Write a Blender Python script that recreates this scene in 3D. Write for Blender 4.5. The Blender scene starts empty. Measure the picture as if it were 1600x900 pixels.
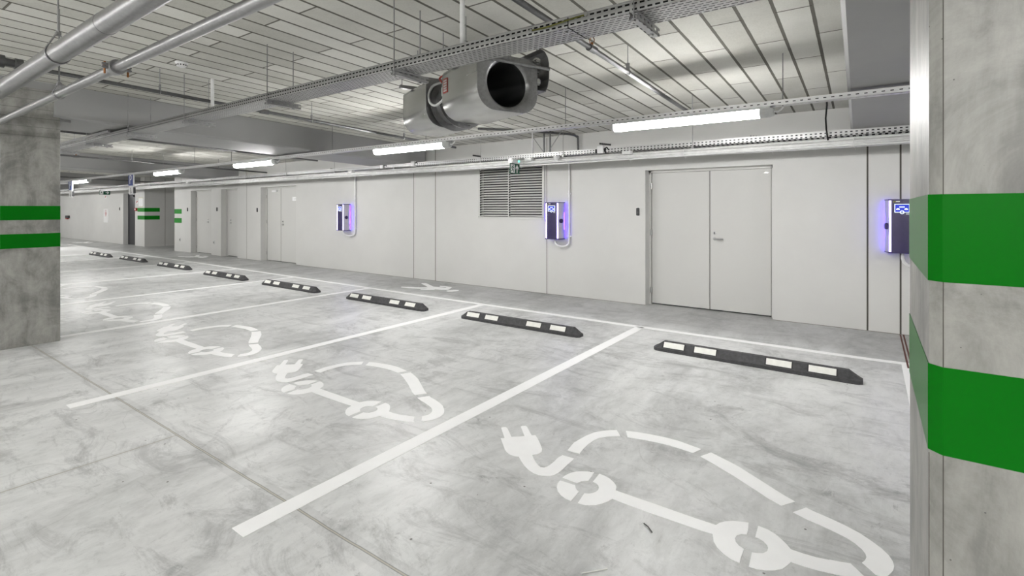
import bpy, bmesh, math, random
from mathutils import Vector, Matrix
random.seed(7)
S = bpy.context.scene
COL = S.collection
PI = math.pi

# ------------------------------------------------------------------ camera
cam_d = bpy.data.cameras.new('camera')
cam_d.sensor_width = 36.0
cam_d.lens = 783.3 / 1600 * 36.0
cam_d.shift_y = -(450 - 326.4) / 1600
cam_d.clip_end = 200
cam = bpy.data.objects.new('camera', cam_d)
COL.objects.link(cam)
cam.location = (0, 0, 1.5)
cam.rotation_euler = (PI / 2, 0, 0.6204)
S.camera = cam

# ------------------------------------------------------------------ world, exposure
w = bpy.data.worlds.new('world')
S.world = w
w.use_nodes = True
w.node_tree.nodes['Background'].inputs[0].default_value = (0.8, 0.85, 0.9, 1)
w.node_tree.nodes['Background'].inputs[1].default_value = 0.02
S.view_settings.view_transform = 'Standard'
S.view_settings.look = 'None'
S.view_settings.gamma = 1
S.view_settings.use_curve_mapping = False
S.view_settings.exposure = -0.2
TUBE = 104.0          # emission of the fluorescent diffusers
S.cycles.max_bounces = 8
S.cycles.diffuse_bounces = 5
S.cycles.glossy_bounces = 4
S.cycles.use_denoising = True
S.cycles.sample_clamp_indirect = 8


# ------------------------------------------------------------------ materials
def lin(c):
    return tuple((x / 12.92 if x <= 0.04045 else ((x + 0.055) / 1.055) ** 2.4) for x in c)


class NT:
    def __init__(s, name):
        s.m = bpy.data.materials.new(name)
        s.m.use_nodes = True
        s.t = s.m.node_tree
        s.b = s.t.nodes['Principled BSDF']

    def n(s, typ, **kw):
        nd = s.t.nodes.new(typ)
        for k, v in kw.items():
            setattr(nd, k, v)
        return nd

    def l(s, a, b):
        s.t.links.new(a, b)

    def val(s, x, sock):
        if isinstance(x, (int, float)):
            sock.default_value = x
        else:
            s.l(x, sock)

    def math(s, op, a, b=0.0, c=None, clamp=False):
        nd = s.n('ShaderNodeMath', operation=op, use_clamp=clamp)
        s.val(a, nd.inputs[0])
        s.val(b, nd.inputs[1])
        if c is not None:
            s.val(c, nd.inputs[2])
        return nd.outputs[0]

    def coords(s, scale=(1, 1, 1), loc=(0, 0, 0), rot=(0, 0, 0), kind='Object'):
        tc = s.n('ShaderNodeTexCoord')
        mp = s.n('ShaderNodeMapping')
        mp.inputs['Scale'].default_value = scale
        mp.inputs['Location'].default_value = loc
        mp.inputs['Rotation'].default_value = rot
        s.l(tc.outputs[kind], mp.inputs[0])
        return mp.outputs[0]

    def noise(s, vec, scale, detail=5, rough=0.6, dist=0.0):
        nd = s.n('ShaderNodeTexNoise')
        nd.inputs['Scale'].default_value = scale
        nd.inputs['Detail'].default_value = detail
        nd.inputs['Roughness'].default_value = rough
        nd.inputs['Distortion'].default_value = dist
        s.l(vec, nd.inputs['Vector'])
        return nd.outputs[0]

    def ramp(s, fac, stops):
        nd = s.n('ShaderNodeValToRGB')
        el = nd.color_ramp.elements
        while len(el) < len(stops):
            el.new(0.5)
        for e, (p, c) in zip(el, stops):
            e.position = p
            e.color = (c if len(c) == 4 else (*c, 1)) if not isinstance(c, (int, float)) else (c, c, c, 1)
        s.l(fac, nd.inputs[0])
        return nd.outputs[0]

    def mix(s, fac, a, b, typ='MIX'):
        nd = s.n('ShaderNodeMix', data_type='RGBA', blend_type=typ)
        s.val(fac, nd.inputs[0])
        for x, i in ((a, 6), (b, 7)):
            if isinstance(x, tuple):
                nd.inputs[i].default_value = (*x[:3], 1)
            else:
                s.l(x, nd.inputs[i])
        return nd.outputs[2]

    def bump(s, h, strength=0.3, dist=0.01):
        nd = s.n('ShaderNodeBump')
        nd.inputs['Strength'].default_value = strength
        nd.inputs['Distance'].default_value = dist
        s.l(h, nd.inputs['Height'])
        s.l(nd.outputs[0], s.b.inputs['Normal'])


def simple(name, c, rough=0.5, metal=0.0, var=0.06, scale=20.0, spec=0.5, emit=None, estr=0.0):
    m = NT(name)
    v = m.coords()
    f = m.noise(v, scale, 4)
    hi = tuple(min(1, x * (1 + var)) for x in c)
    lo = tuple(x * (1 - var) for x in c)
    m.l(m.ramp(f, [(0.3, lo), (0.7, hi)]), m.b.inputs['Base Color'])
    m.b.inputs['Roughness'].default_value = rough
    m.b.inputs['Metallic'].default_value = metal
    m.b.inputs['Specular IOR Level'].default_value = spec
    if emit:
        m.b.inputs['Emission Color'].default_value = (*emit, 1)
        m.b.inputs['Emission Strength'].default_value = estr
    return m.m


def galvanised(name, base=0.55, rough=0.38, metal=0.85, spangle=0.18):
    m = NT(name)
    v = m.coords(scale=(1, 1, 1))
    vo = m.n('ShaderNodeTexVoronoi')
    vo.inputs['Scale'].default_value = 45
    m.l(v, vo.inputs['Vector'])
    f = m.noise(m.coords(scale=(1, 6, 6)), 5, 6, 0.7)
    a = m.ramp(f, [(0.25, (base * 0.72,) * 3), (0.5, (base, base, base * 1.01)), (0.8, (min(1, base * 1.25),) * 3)])
    c = m.mix(spangle, a, m.ramp(vo.outputs['Color'], [(0.2, base * 0.7), (0.8, base * 1.2)]))
    m.l(c, m.b.inputs['Base Color'])
    m.b.inputs['Metallic'].default_value = metal
    m.l(m.math('MULTIPLY_ADD', f, 0.25, rough - 0.12), m.b.inputs['Roughness'])
    return m.m


def slots(m, u, v, pu, pv, lu, lv, stagger=True):
    """mask that is 1 inside a rounded slot of a regular grid"""
    row = m.math('FLOOR', m.math('DIVIDE', v, pv))
    if stagger:
        u = m.math('ADD', u, m.math('MULTIPLY', m.math('MODULO', m.math('ABSOLUTE', row), 2.0), pu * 0.5))
    fu = m.math('ABSOLUTE', m.math('SUBTRACT', m.math('FRACT', m.math('DIVIDE', u, pu)), 0.5))
    fv = m.math('ABSOLUTE', m.math('SUBTRACT', m.math('FRACT', m.math('DIVIDE', v, pv)), 0.5))
    a = m.math('LESS_THAN', fu, lu / pu / 2)
    b = m.math('LESS_THAN', fv, lv / pv / 2)
    return m.math('MULTIPLY', a, b)


def perforated(name, side, floor_, base=0.5, zoff=0.0, rough=0.42):
    """perforated steel: real cut-outs by transparency; side/floor_ = (pu, pv, lu, lv, stagger)"""
    m = NT(name)
    tc = m.n('ShaderNodeTexCoord')
    sp = m.n('ShaderNodeSeparateXYZ')
    m.l(tc.outputs['Object'], sp.inputs[0])
    ge = m.n('ShaderNodeNewGeometry')
    sn = m.n('ShaderNodeSeparateXYZ')
    m.l(ge.outputs['Normal'], sn.inputs[0])
    up = m.math('GREATER_THAN', m.math('ABSOLUTE', sn.outputs[2]), 0.5)
    zz = m.math('ADD', sp.outputs[2], zoff)
    ms = slots(m, sp.outputs[0], zz, *side)
    mf = slots(m, sp.outputs[0], sp.outputs[1], *floor_)
    mask = m.math('ADD', m.math('MULTIPLY', up, mf), m.math('MULTIPLY', m.math('SUBTRACT', 1.0, up), ms), clamp=True)
    f = m.noise(m.coords(scale=(1, 6, 6)), 4, 5, 0.7)
    c = m.ramp(f, [(0.25, (base * 0.8,) * 3), (0.75, (base * 1.15,) * 3)])
    m.l(c, m.b.inputs['Base Color'])
    m.b.inputs['Metallic'].default_value = 0.6
    m.b.inputs['Roughness'].default_value = rough
    m.l(m.math('SUBTRACT', 1.0, mask), m.b.inputs['Alpha'])
    return m.m


def wall_paint(name, c, var=0.03):
    m = NT(name)
    v = m.coords()
    f = m.noise(v, 1.3, 6, 0.6)
    g = m.noise(v, 60, 3, 0.6)
    m.l(m.ramp(f, [(0.3, tuple(x * (1 - var) for x in c)), (0.7, tuple(x * (1 + var) for x in c))]), m.b.inputs['Base Color'])
    m.b.inputs['Roughness'].default_value = 0.6
    m.bump(g, 0.12, 0.004)
    return m.m


def concrete(name, lo, hi, boards=False):
    m = NT(name)
    v = m.coords()
    f1 = m.noise(v, 3.2, 9, 0.72, 0.7)
    f2 = m.noise(m.coords(scale=(3, 3, 0.8), loc=(4, 2, 1)), 2.5, 6, 0.7, 0.4)
    f = m.math('ADD', m.math('MULTIPLY', f1, 0.6), m.math('MULTIPLY', f2, 0.4))
    mid = tuple((a + b) / 2 for a, b in zip(lo, hi))
    c = m.ramp(f, [(0.38, tuple(x * 0.75 for x in lo)), (0.45, lo), (0.52, mid), (0.61, hi)])
    vo = m.n('ShaderNodeTexVoronoi')
    vo.inputs['Scale'].default_value = 26
    vo.inputs['Randomness'].default_value = 1
    m.l(m.coords(loc=(0.3, 0.1, 0.2)), vo.inputs['Vector'])
    holes = m.math('LESS_THAN', m.math('ADD', vo.outputs['Distance'], m.math('MULTIPLY', m.noise(v, 3.0, 3), 0.24)), 0.16)
    c = m.mix(m.math('MULTIPLY', holes, 0.75), c, tuple(x * 0.25 for x in lo))
    if boards:
        sp = m.n('ShaderNodeSeparateXYZ')
        tc = m.n('ShaderNodeTexCoord')
        m.l(tc.outputs['Object'], sp.inputs[0])
        fr = m.math('FRACT', m.math('DIVIDE', sp.outputs[2], 0.1))
        line = m.math('MULTIPLY', m.math('LESS_THAN', fr, 0.06), m.math('GREATER_THAN', sp.outputs[2], 2.22))
        c = m.mix(m.math('MULTIPLY', line, 0.55), c, tuple(x * 0.35 for x in lo))
    m.l(c, m.b.inputs['Base Color'])
    m.b.inputs['Roughness'].default_value = 0.42
    m.bump(m.math('SUBTRACT', m.noise(v, 35, 5), m.math('MULTIPLY', holes, 1.2)), 0.25, 0.004)
    return m.m


def floor_mat():
    m = NT('floor_concrete')
    tc = m.n('ShaderNodeTexCoord')
    sp = m.n('ShaderNodeSeparateXYZ')
    m.l(tc.outputs['Object'], sp.inputs[0])
    x, y = sp.outputs[0], sp.outputs[1]
    v = m.coords(scale=(1.0, 1.0, 1), rot=(0, 0, 0.12))
    big = m.noise(v, 0.45, 5, 0.6, 0.5)
    sw = m.noise(m.coords(scale=(1.0, 0.45, 1), rot=(0, 0, -0.5)), 1.5, 9, 0.68, 1.0)
    fine = m.noise(m.coords(scale=(1, 0.5, 1), rot=(0, 0, -0.4)), 9, 8, 0.72, 0.6)
    f = m.math('ADD', m.math('ADD', m.math('MULTIPLY', big, 0.35), m.math('MULTIPLY', sw, 0.42)), m.math('MULTIPLY', fine, 0.23))
    c = m.ramp(f, [(0.36, (0.34, 0.343, 0.343)), (0.45, (0.50, 0.505, 0.50)), (0.53, (0.64, 0.645, 0.64)), (0.64, (0.75, 0.754, 0.75))])
    # darker worn zones of their own shape
    st = m.noise(m.coords(scale=(0.8, 1.1, 1), loc=(3.1, 7.7, 0)), 1.1, 9, 0.75, 1.3)
    stm = m.ramp(st, [(0.56, 0.0), (0.68, 1.0)])
    c = m.mix(m.math('MULTIPLY', stm, 0.55), c, (0.16, 0.16, 0.16))
    s2 = m.noise(m.coords(scale=(0.55, 1.6, 1), loc=(9.3, 1.7, 0), rot=(0, 0, 0.35)), 2.6, 10, 0.8, 0.9)
    c = m.mix(m.math('MULTIPLY', m.ramp(s2, [(0.51, 0.0), (0.62, 1.0)]), 0.42), c, (0.20, 0.20, 0.203))
    s3 = m.noise(m.coords(scale=(1.2, 0.7, 1), loc=(2.3, 5.7, 0), rot=(0, 0, -0.3)), 11, 8, 0.8, 0.5)
    s3m = m.math('MULTIPLY', m.ramp(s3, [(0.57, 0.0), (0.66, 1.0)]), m.ramp(st, [(0.42, 0.0), (0.6, 1.0)]))
    c = m.mix(m.math('MULTIPLY', s3m, 0.6), c, (0.16, 0.16, 0.165))
    s4 = m.noise(m.coords(scale=(1.0, 0.6, 1), loc=(1.3, 2.7, 0), rot=(0, 0, -0.45)), 34, 6, 0.8, 0.4)
    c = m.mix(m.math('MULTIPLY', m.ramp(s4, [(0.55, 0.0), (0.72, 1.0)]), 0.30), c, (0.22, 0.22, 0.22))
    c = m.mix(m.math('MULTIPLY', m.ramp(s4, [(0.28, 1.0), (0.42, 0.0)]), 0.30), c, (0.78, 0.78, 0.775))
    # colour darkened along the wall, standing in for the floor's dimmer reflections there
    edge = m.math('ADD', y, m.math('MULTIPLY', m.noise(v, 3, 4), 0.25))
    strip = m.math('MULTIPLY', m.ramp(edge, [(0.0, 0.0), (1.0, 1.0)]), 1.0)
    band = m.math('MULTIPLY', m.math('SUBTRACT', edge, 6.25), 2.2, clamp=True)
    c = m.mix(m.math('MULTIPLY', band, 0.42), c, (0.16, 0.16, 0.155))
    # speckles
    vo = m.n('ShaderNodeTexVoronoi')
    vo.inputs['Scale'].default_value = 5.5
    m.l(m.coords(), vo.inputs['Vector'])
    dots = m.math('LESS_THAN', vo.outputs['Distance'], 0.035)
    c = m.mix(m.math('MULTIPLY', dots, 0.8), c, (0.05, 0.04, 0.03))
    # hairline cracks
    vc = m.n('ShaderNodeTexVoronoi', feature='DISTANCE_TO_EDGE')
    vc.inputs['Scale'].default_value = 0.42
    wv = m.n('ShaderNodeVectorMath', operation='ADD')
    nz = m.n('ShaderNodeTexNoise')
    nz.inputs['Scale'].default_value = 2.0
    m.l(tc.outputs['Object'], nz.inputs['Vector'])
    sc = m.n('ShaderNodeVectorMath', operation='SCALE')
    sc.inputs['Scale'].default_value = 0.5
    m.l(nz.outputs['Color'], sc.inputs[0])
    m.l(tc.outputs['Object'], wv.inputs[0])
    m.l(sc.outputs[0], wv.inputs[1])
    m.l(wv.outputs[0], vc.inputs['Vector'])
    crack = m.math('MULTIPLY', m.math('LESS_THAN', vc.outputs['Distance'], 0.0016), m.math('GREATER_THAN', big, 0.5))
    c = m.mix(m.math('MULTIPLY', crack, 0.14), c, (0.15, 0.14, 0.13))
    # expansion joints sawn into the slab
    wob = m.math('MULTIPLY', m.math('SUBTRACT', m.noise(m.coords(), 2.2, 3), 0.5), 0.018)
    jy = m.math('ABSOLUTE', m.math('ADD', m.math('SUBTRACT', y, 1.415), wob))
    jx = m.math('ABSOLUTE', m.math('ADD', m.math('SUBTRACT', x, -3.74), wob))
    below = m.math('LESS_THAN', y, 1.41)
    dark = m.math('MAXIMUM', m.math('LESS_THAN', jy, 0.008), m.math('MULTIPLY', m.math('LESS_THAN', jx, 0.006), below))
    lite = m.math('MAXIMUM', m.math('LESS_THAN', jy, 0.003), m.math('MULTIPLY', m.math('LESS_THAN', jx, 0.003), below))
    halo = m.math('MAXIMUM', m.math('LESS_THAN', jy, 0.05), m.math('MULTIPLY', m.math('LESS_THAN', jx, 0.03), below))
    c = m.mix(m.math('MULTIPLY', m.math('MULTIPLY', halo, fine), 0.22), c, (0.12, 0.12, 0.12))
    c = m.mix(m.math('MULTIPLY', dark, 0.6), c, (0.1, 0.098, 0.09))
    c = m.mix(m.math('MULTIPLY', lite, 0.85), c, (0.5, 0.46, 0.38))
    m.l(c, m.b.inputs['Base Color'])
    m.l(m.math('MULTIPLY_ADD', m.math('SUBTRACT', 1.0, f), 0.45, 0.16), m.b.inputs['Roughness'])
    m.b.inputs['Specular IOR Level'].default_value = 0.4
    m.bump(m.math('ADD', fine, m.math('MULTIPLY', dark, -1.5)), 0.12, 0.004)
    return m.m


def ceiling_mat():
    """hollow blocks 0.2175 wide and 1.21 long laid in a running bond with open joints"""
    m = NT('ceiling_blocks')
    tc = m.n('ShaderNodeTexCoord')
    sp = m.n('ShaderNodeSeparateXYZ')
    m.l(tc.outputs['Object'], sp.inputs[0])
    x, y = sp.outputs[0], sp.outputs[1]
    W, L = 0.2175, 1.212
    xs = m.math('ADD', x, 0.258 + W * 200)
    q = m.math('DIVIDE', xs, W)
    col = m.math('FLOOR', q)
    fx = m.math('FRACT', q)
    dx = m.math('MULTIPLY', m.math('MINIMUM', fx, m.math('SUBTRACT', 1.0, fx)), W)
    par = m.math('MODULO', col, 2.0)
    ys = m.math('ADD', y, L * 100 - 4.5)
    ys = m.math('ADD', ys, m.math('MULTIPLY', par, L / 2))
    wn = m.n('ShaderNodeTexWhiteNoise', noise_dimensions='1D')
    m.l(col, wn.inputs['W'])
    ys = m.math('ADD', ys, m.math('MULTIPLY', m.math('SUBTRACT', wn.outputs['Value'], 0.5), 0.05))
    p = m.math('DIVIDE', ys, L)
    fy = m.math('FRACT', p)
    dy = m.math('MULTIPLY', m.math('MINIMUM', fy, m.math('SUBTRACT', 1.0, fy)), L)
    nz = m.noise(m.coords(), 7, 4)
    dxn = m.math('ADD', dx, m.math('MULTIPLY', m.math('SUBTRACT', nz, 0.5), 0.006))
    jl = m.math('LESS_THAN', dxn, 0.012)
    jc = m.math('LESS_THAN', dy, 0.0075)
    cmb = m.n('ShaderNodeCombineXYZ')
    m.l(col, cmb.inputs[0])
    m.l(m.math('FLOOR', p), cmb.inputs[1])
    w2 = m.n('ShaderNodeTexWhiteNoise', noise_dimensions='3D')
    m.l(cmb.outputs[0], w2.inputs['Vector'])
    n1 = m.noise(m.coords(), 3.0, 7, 0.7)
    n2 = m.noise(m.coords(), 70, 4, 0.7)
    f = m.math('ADD', m.math('ADD', m.math('MULTIPLY', n1, 0.35), m.math('MULTIPLY', n2, 0.3)), m.math('MULTIPLY', w2.outputs['Value'], 0.35))
    c = m.ramp(f, [(0.25, (0.40, 0.395, 0.355)), (0.5, (0.57, 0.565, 0.52)), (0.75, (0.70, 0.695, 0.65))])
    c = m.mix(m.math('MULTIPLY', jl, 0.92), c, (0.075, 0.068, 0.052))
    c = m.mix(m.math('MULTIPLY', jc, 0.85), c, (0.06, 0.05, 0.035))
    m.l(c, m.b.inputs['Base Color'])
    m.b.inputs['Roughness'].default_value = 0.85
    h = m.math('SUBTRACT', m.math('MULTIPLY', n2, 0.12), m.math('MAXIMUM', jl, jc))
    m.bump(h, 0.8, 0.012)
    return m.m


def emitter(name, c, s, base=(0.9, 0.9, 0.9)):
    m = NT(name)
    m.b.inputs['Base Color'].default_value = (*base, 1)
    m.b.inputs['Emission Color'].default_value = (*c, 1)
    m.b.inputs['Emission Strength'].default_value = s
    return m.m


M = {}
M['floor'] = floor_mat()
M['ceiling'] = ceiling_mat()
M['wall'] = wall_paint('wall_paint', (0.575, 0.572, 0.556))
M['beam'] = wall_paint('beam_paint', (0.30, 0.30, 0.297), 0.05)
M['door'] = wall_paint('door_paint', (0.55, 0.547, 0.53), 0.015)
M['dark_door'] = simple('dark_door', (0.035, 0.035, 0.04), 0.35)
M['sealant'] = simple('joint_sealant', (0.07, 0.065, 0.055), 0.8)
M['sealant_light'] = simple('joint_sealant_grey', (0.25, 0.24, 0.22), 0.8)
M['concrete'] = concrete('column_concrete', (0.20, 0.197, 0.184), (0.345, 0.34, 0.317), True)
M['chamfer'] = concrete('corner_concrete', (0.36, 0.35, 0.31), (0.5, 0.49, 0.44))
M['smooth'] = concrete('smooth_concrete', (0.45, 0.45, 0.455), (0.6, 0.6, 0.6))
M['green'] = simple('green_paint', (0.0003, 0.13, 0.003), 0.33, var=0.04, scale=3, spec=0.1)
M['green_wall'] = simple('green_wall_paint', (0.002, 0.20, 0.006), 0.45, var=0.04, scale=3, spec=0.25)
M['paint'] = simple('white_road_paint', (0.93, 0.93, 0.93), 0.5, var=0.02, scale=8)
M['galv'] = galvanised('galvanised_pipe', 0.31, 0.36, 0.95)
M['galv_dark'] = galvanised('dark_steel_pipe', 0.13, 0.42, 0.7)
M['galv_bright'] = simple('bright_sheet_metal', (0.50, 0.50, 0.49), 0.27, 0.97, var=0.10, scale=2.2)
M['galv_ring'] = galvanised('grey_sheet_metal', 0.30, 0.38, 0.85)
M['rod'] = galvanised('threaded_rod', 0.30, 0.45, 0.8)
M['bracket'] = perforated('slotted_channel', (0.05, 0.042, 0.028, 0.014, False), (0.05, 0.042, 0.028, 0.016, False), 0.38)
M['tray_a'] = perforated('perforated_tray', (0.037, 0.027, 0.024, 0.0095, False), (0.037, 0.0262, 0.028, 0.0095, True), 0.46, 0.0)
M['tray_b'] = perforated('perforated_wall_tray', (0.05, 0.032, 0.024, 0.013, False), (0.06, 0.30, 0.03, 0.26, False), 0.52, 0.0)
M['rail'] = perforated('slotted_light_rail', (0.055, 0.045, 0.022, 0.008, False), (0.055, 0.05, 0.022, 0.012, False), 0.68, 0.0)
M['tube'] = emitter('lit_diffuser', (1.0, 0.99, 0.972), TUBE)
M['cap'] = simple('grey_plastic', (0.55, 0.56, 0.56), 0.35)
M['white_plastic'] = simple('white_plastic', (0.74, 0.74, 0.74), 0.38)
M['conduit'] = simple('pale_conduit', (0.70, 0.70, 0.70), 0.35, var=0.1, scale=12)
M['black'] = simple('black_plastic', (0.018, 0.018, 0.02), 0.4)
M['rubber'] = simple('black_rubber', (0.045, 0.045, 0.048), 0.6, var=0.35, scale=25)
M['reflector'] = simple('white_reflector', (0.80, 0.80, 0.76), 0.3)
M['cable'] = simple('dark_cable', (0.014, 0.014, 0.014), 0.7, spec=0.2)
M['duct'] = simple('duct_lining', (0.035, 0.035, 0.036), 0.45, 0.3)
M['red'] = simple('red_plastic', (0.35, 0.03, 0.02), 0.4)
M['brass'] = simple('brass', (0.30, 0.13, 0.05), 0.4, 0.8)
M['steel'] = simple('brushed_steel', (0.42, 0.42, 0.42), 0.28, 0.9)
M['charger_black'] = simple('charger_black', (0.028, 0.020, 0.08), 0.22)  # violet in the base colour stands in for reflected strip light
M['charger_silver'] = simple('charger_silver', (0.55, 0.54, 0.58), 0.3, 0.6)
M['led'] = emitter('violet_led_strip', (0.46, 0.34, 1.0), 4.5)
M['led_glow'] = emitter('violet_led_glow', (0.06, 0.012, 1.0), 24.0)
M['screen'] = emitter('blue_screen', (0.01, 0.04, 0.9), 0.55, (0.01, 0.02, 0.2))
M['screen_line'] = emitter('white_blue_icon', (0.62, 0.76, 1.0), 1.3)
M['sign_green'] = simple('sign_green', lin((0.0, 0.30, 0.20)), 0.35)
M['sign_white'] = simple('sign_white', (0.80, 0.80, 0.80), 0.35)
M['sign_blue'] = simple('sign_blue', lin((0.06, 0.20, 0.50)), 0.35)
M['led_green'] = emitter('green_indicator', (0.0, 1.0, 0.6), 4.0)
M['yellow'] = simple('yellow_green_wire', (0.13, 0.13, 0.015), 0.5)
M['tape'] = simple('masking_tape', (0.6, 0.58, 0.40), 0.6)
M['rust'] = simple('rusty_joint', (0.10, 0.03, 0.02), 0.7)


# ------------------------------------------------------------------ mesh building
class MB:
    def __init__(s):
        s.v, s.f, s.mi = [], [], []

    def add(s, vs, fs, mi=0):
        o = len(s.v)
        s.v += [tuple(p) for p in vs]
        s.f += [tuple(i + o for i in f) for f in fs]
        s.mi += [mi] * len(fs)
        return s

    def box(s, x0, x1, y0, y1, z0, z1, mi=0, mat=None):
        vs = [Vector((x, y, z)) for x in (x0, x1) for y in (y0, y1) for z in (z0, z1)]
        if mat is not None:
            vs = [mat @ p for p in vs]
        return s.add(vs, [(0, 1, 3, 2), (4, 6, 7, 5), (0, 4, 5, 1), (2, 3, 7, 6), (0, 2, 6, 4), (1, 5, 7, 3)], mi)

    def bbox(s, x0, x1, y0, y1, z0, z1, b=0.004, mi=0, mat=None):
        """box with chamfered edges"""
        bm = bmesh.new()
        bmesh.ops.create_cube(bm, size=1)
        for p in bm.verts:
            p.co = Vector(((x0 + x1) / 2 + p.co.x * (x1 - x0), (y0 + y1) / 2 + p.co.y * (y1 - y0), (z0 + z1) / 2 + p.co.z * (z1 - z0)))
        b = min(b, 0.45 * min(x1 - x0, y1 - y0, z1 - z0))
        bmesh.ops.bevel(bm, geom=bm.edges[:], offset=b, segments=2, affect='EDGES')
        if mat is not None:
            bm.transform(mat)
        bm.verts.index_update()
        s.add([p.co[:] for p in bm.verts], [[q.index for q in f.verts] for f in bm.faces], mi)
        bm.free()
        return s

    def tube(s, path, r, n=12, mi=0, caps=True, radii=None):
        path = [Vector(p) for p in path]
        rings = []
        t0 = (path[1] - path[0]).normalized()
        up = Vector((0, 0, 1)) if abs(t0.z) < 0.9 else Vector((1, 0, 0))
        nrm = t0.cross(up).normalized()
        for i, p in enumerate(path):
            if i == 0:
                t = path[1] - path[0]
            elif i == len(path) - 1:
                t = path[-1] - path[-2]
            else:
                t = (path[i + 1] - p).normalized() + (p - path[i - 1]).normalized()
            t.normalize()
            nrm = (nrm - t * nrm.dot(t)).normalized()
            bi = t.cross(nrm)
            rr = radii[i] if radii else r
            rings.append([p + (nrm * math.cos(a) + bi * math.sin(a)) * rr for a in (2 * PI * k / n for k in range(n))])
        vs = [q for R in rings for q in R]
        fs = []
        for i in range(len(rings) - 1):
            for k in range(n):
                k2 = (k + 1) % n
                fs.append((i * n + k, i * n + k2, (i + 1) * n + k2, (i + 1) * n + k))
        if caps:
            fs.append(tuple(range(n - 1, -1, -1)))
            fs.append(tuple((len(rings) - 1) * n + k for k in range(n)))
        return s.add(vs, fs, mi)

    def prism(s, poly, z0, z1, mat=None, mi=0):
        """polygon in local xy, extruded in local z"""
        n = len(poly)
        area = sum(poly[i][0] * poly[(i + 1) % n][1] - poly[(i + 1) % n][0] * poly[i][1] for i in range(n))
        if area < 0:
            poly = poly[::-1]
        vs = [Vector((x, y, z0)) for x, y in poly] + [Vector((x, y, z1)) for x, y in poly]
        if mat is not None:
            vs = [mat @ p for p in vs]
        fs = [tuple(range(n - 1, -1, -1)), tuple(range(n, 2 * n))]
        for i in range(n):
            j = (i + 1) % n
            fs.append((i, j, n + j, n + i))
        return s.add(vs, fs, mi)

    def lathe(s, prof, n=32, mat=None, mi=0):
        """profile [(r, z)] turned about local z"""
        vs, fs = [], []
        for r, z in prof:
            for k in range(n):
                a = 2 * PI * k / n
                vs.append(Vector((r * math.cos(a), r * math.sin(a), z)))
        for i in range(len(prof) - 1):
            for k in range(n):
                k2 = (k + 1) % n
                fs.append((i * n + k, i * n + k2, (i + 1) * n + k2, (i + 1) * n + k))
        if mat is not None:
            vs = [mat @ p for p in vs]
        return s.add(vs, fs, mi)

    def loft(s, rings, mi=0, cap0=False, cap1=False, closed=True):
        n = len(rings[0])
        vs = [p for R in rings for p in R]
        fs = []
        for i in range(len(rings) - 1):
            for k in range(n if closed else n - 1):
                k2 = (k + 1) % n
                fs.append((i * n + k, i * n + k2, (i + 1) * n + k2, (i + 1) * n + k))
        if cap0:
            fs.append(tuple(range(n - 1, -1, -1)))
        if cap1:
            fs.append(tuple((len(rings) - 1) * n + k for k in range(n)))
        return s.add(vs, fs, mi)

    def build(s, name, mats, parent=None, origin=(0, 0, 0), smooth=False):
        """one mesh object; origin = world place of the object's own origin"""
        if not isinstance(mats, (list, tuple)):
            mats = [mats]
        off = Vector(origin)
        me = bpy.data.meshes.new(name)
        me.from_pydata([tuple(Vector(p) - off) for p in s.v], [], s.f)
        for m in mats:
            me.materials.append(m)
        me.polygons.foreach_set('material_index', s.mi)
        me.update()
        bm = bmesh.new()
        bm.from_mesh(me)
        bmesh.ops.recalc_face_normals(bm, faces=bm.faces)
        bm.to_mesh(me)
        bm.free()
        if smooth:
            me.polygons.foreach_set('use_smooth', [True] * len(me.polygons))
            me.set_sharp_from_angle(angle=math.radians(38))
        o = bpy.data.objects.new(name, me)
        COL.objects.link(o)
        if parent:
            o.parent = parent
            o.location = off - Vector(ORG[parent])
        else:
            o.location = off
        ORG[o] = tuple(off)
        return o


ORG = {}


def tag(o, label, cat=None, group=None, kind=None):
    if label:
        o['label'] = label
    if cat:
        o['category'] = cat
    if group:
        o['group'] = group
    if kind:
        o['kind'] = kind
    return o


def thing(name, loc, label, cat, group=None):
    o = bpy.data.objects.new(name, None)
    o.empty_display_size = 0.1
    COL.objects.link(o)
    o.location = loc
    ORG[o] = tuple(loc)
    return tag(o, label, cat, group)


def part(mb, name, mat, root, origin=None, smooth=False):
    return mb.build(name, mat, root, origin if origin is not None else ORG[root], smooth)


def struct(mb, name, mat, smooth=False, label=None):
    o = mb.build(name, mat, None, (0, 0, 0), smooth)
    o['kind'] = 'structure'
    if label:
        o['label'] = label
    return o


def copy_tree(o, loc=None, parent=None):
    c = o.copy()
    COL.objects.link(c)
    if parent:
        c.parent = parent
    if loc is not None:
        c.location = loc
    ORG[c] = ORG[o]
    for ch in list(o.children):
        copy_tree(ch, None, c)
    return c


def arc(cx, cy, r, a0, a1, n):
    return [(cx + r * math.cos(math.radians(a0 + (a1 - a0) * i / n)), cy + r * math.sin(math.radians(a0 + (a1 - a0) * i / n))) for i in range(n + 1)]


FRONT = lambda x, y, z: Matrix.Translation((x, y, z)) @ Matrix.Rotation(PI / 2, 4, 'X')       # local xy -> world xz, extrude to -y
FACE_X = lambda x, y, z: Matrix.Translation((x, y, z)) @ Matrix.Rotation(PI / 2, 4, 'Z') @ Matrix.Rotation(PI / 2, 4, 'X')   # local x -> +y, local y -> +z, extrude to +x


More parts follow.
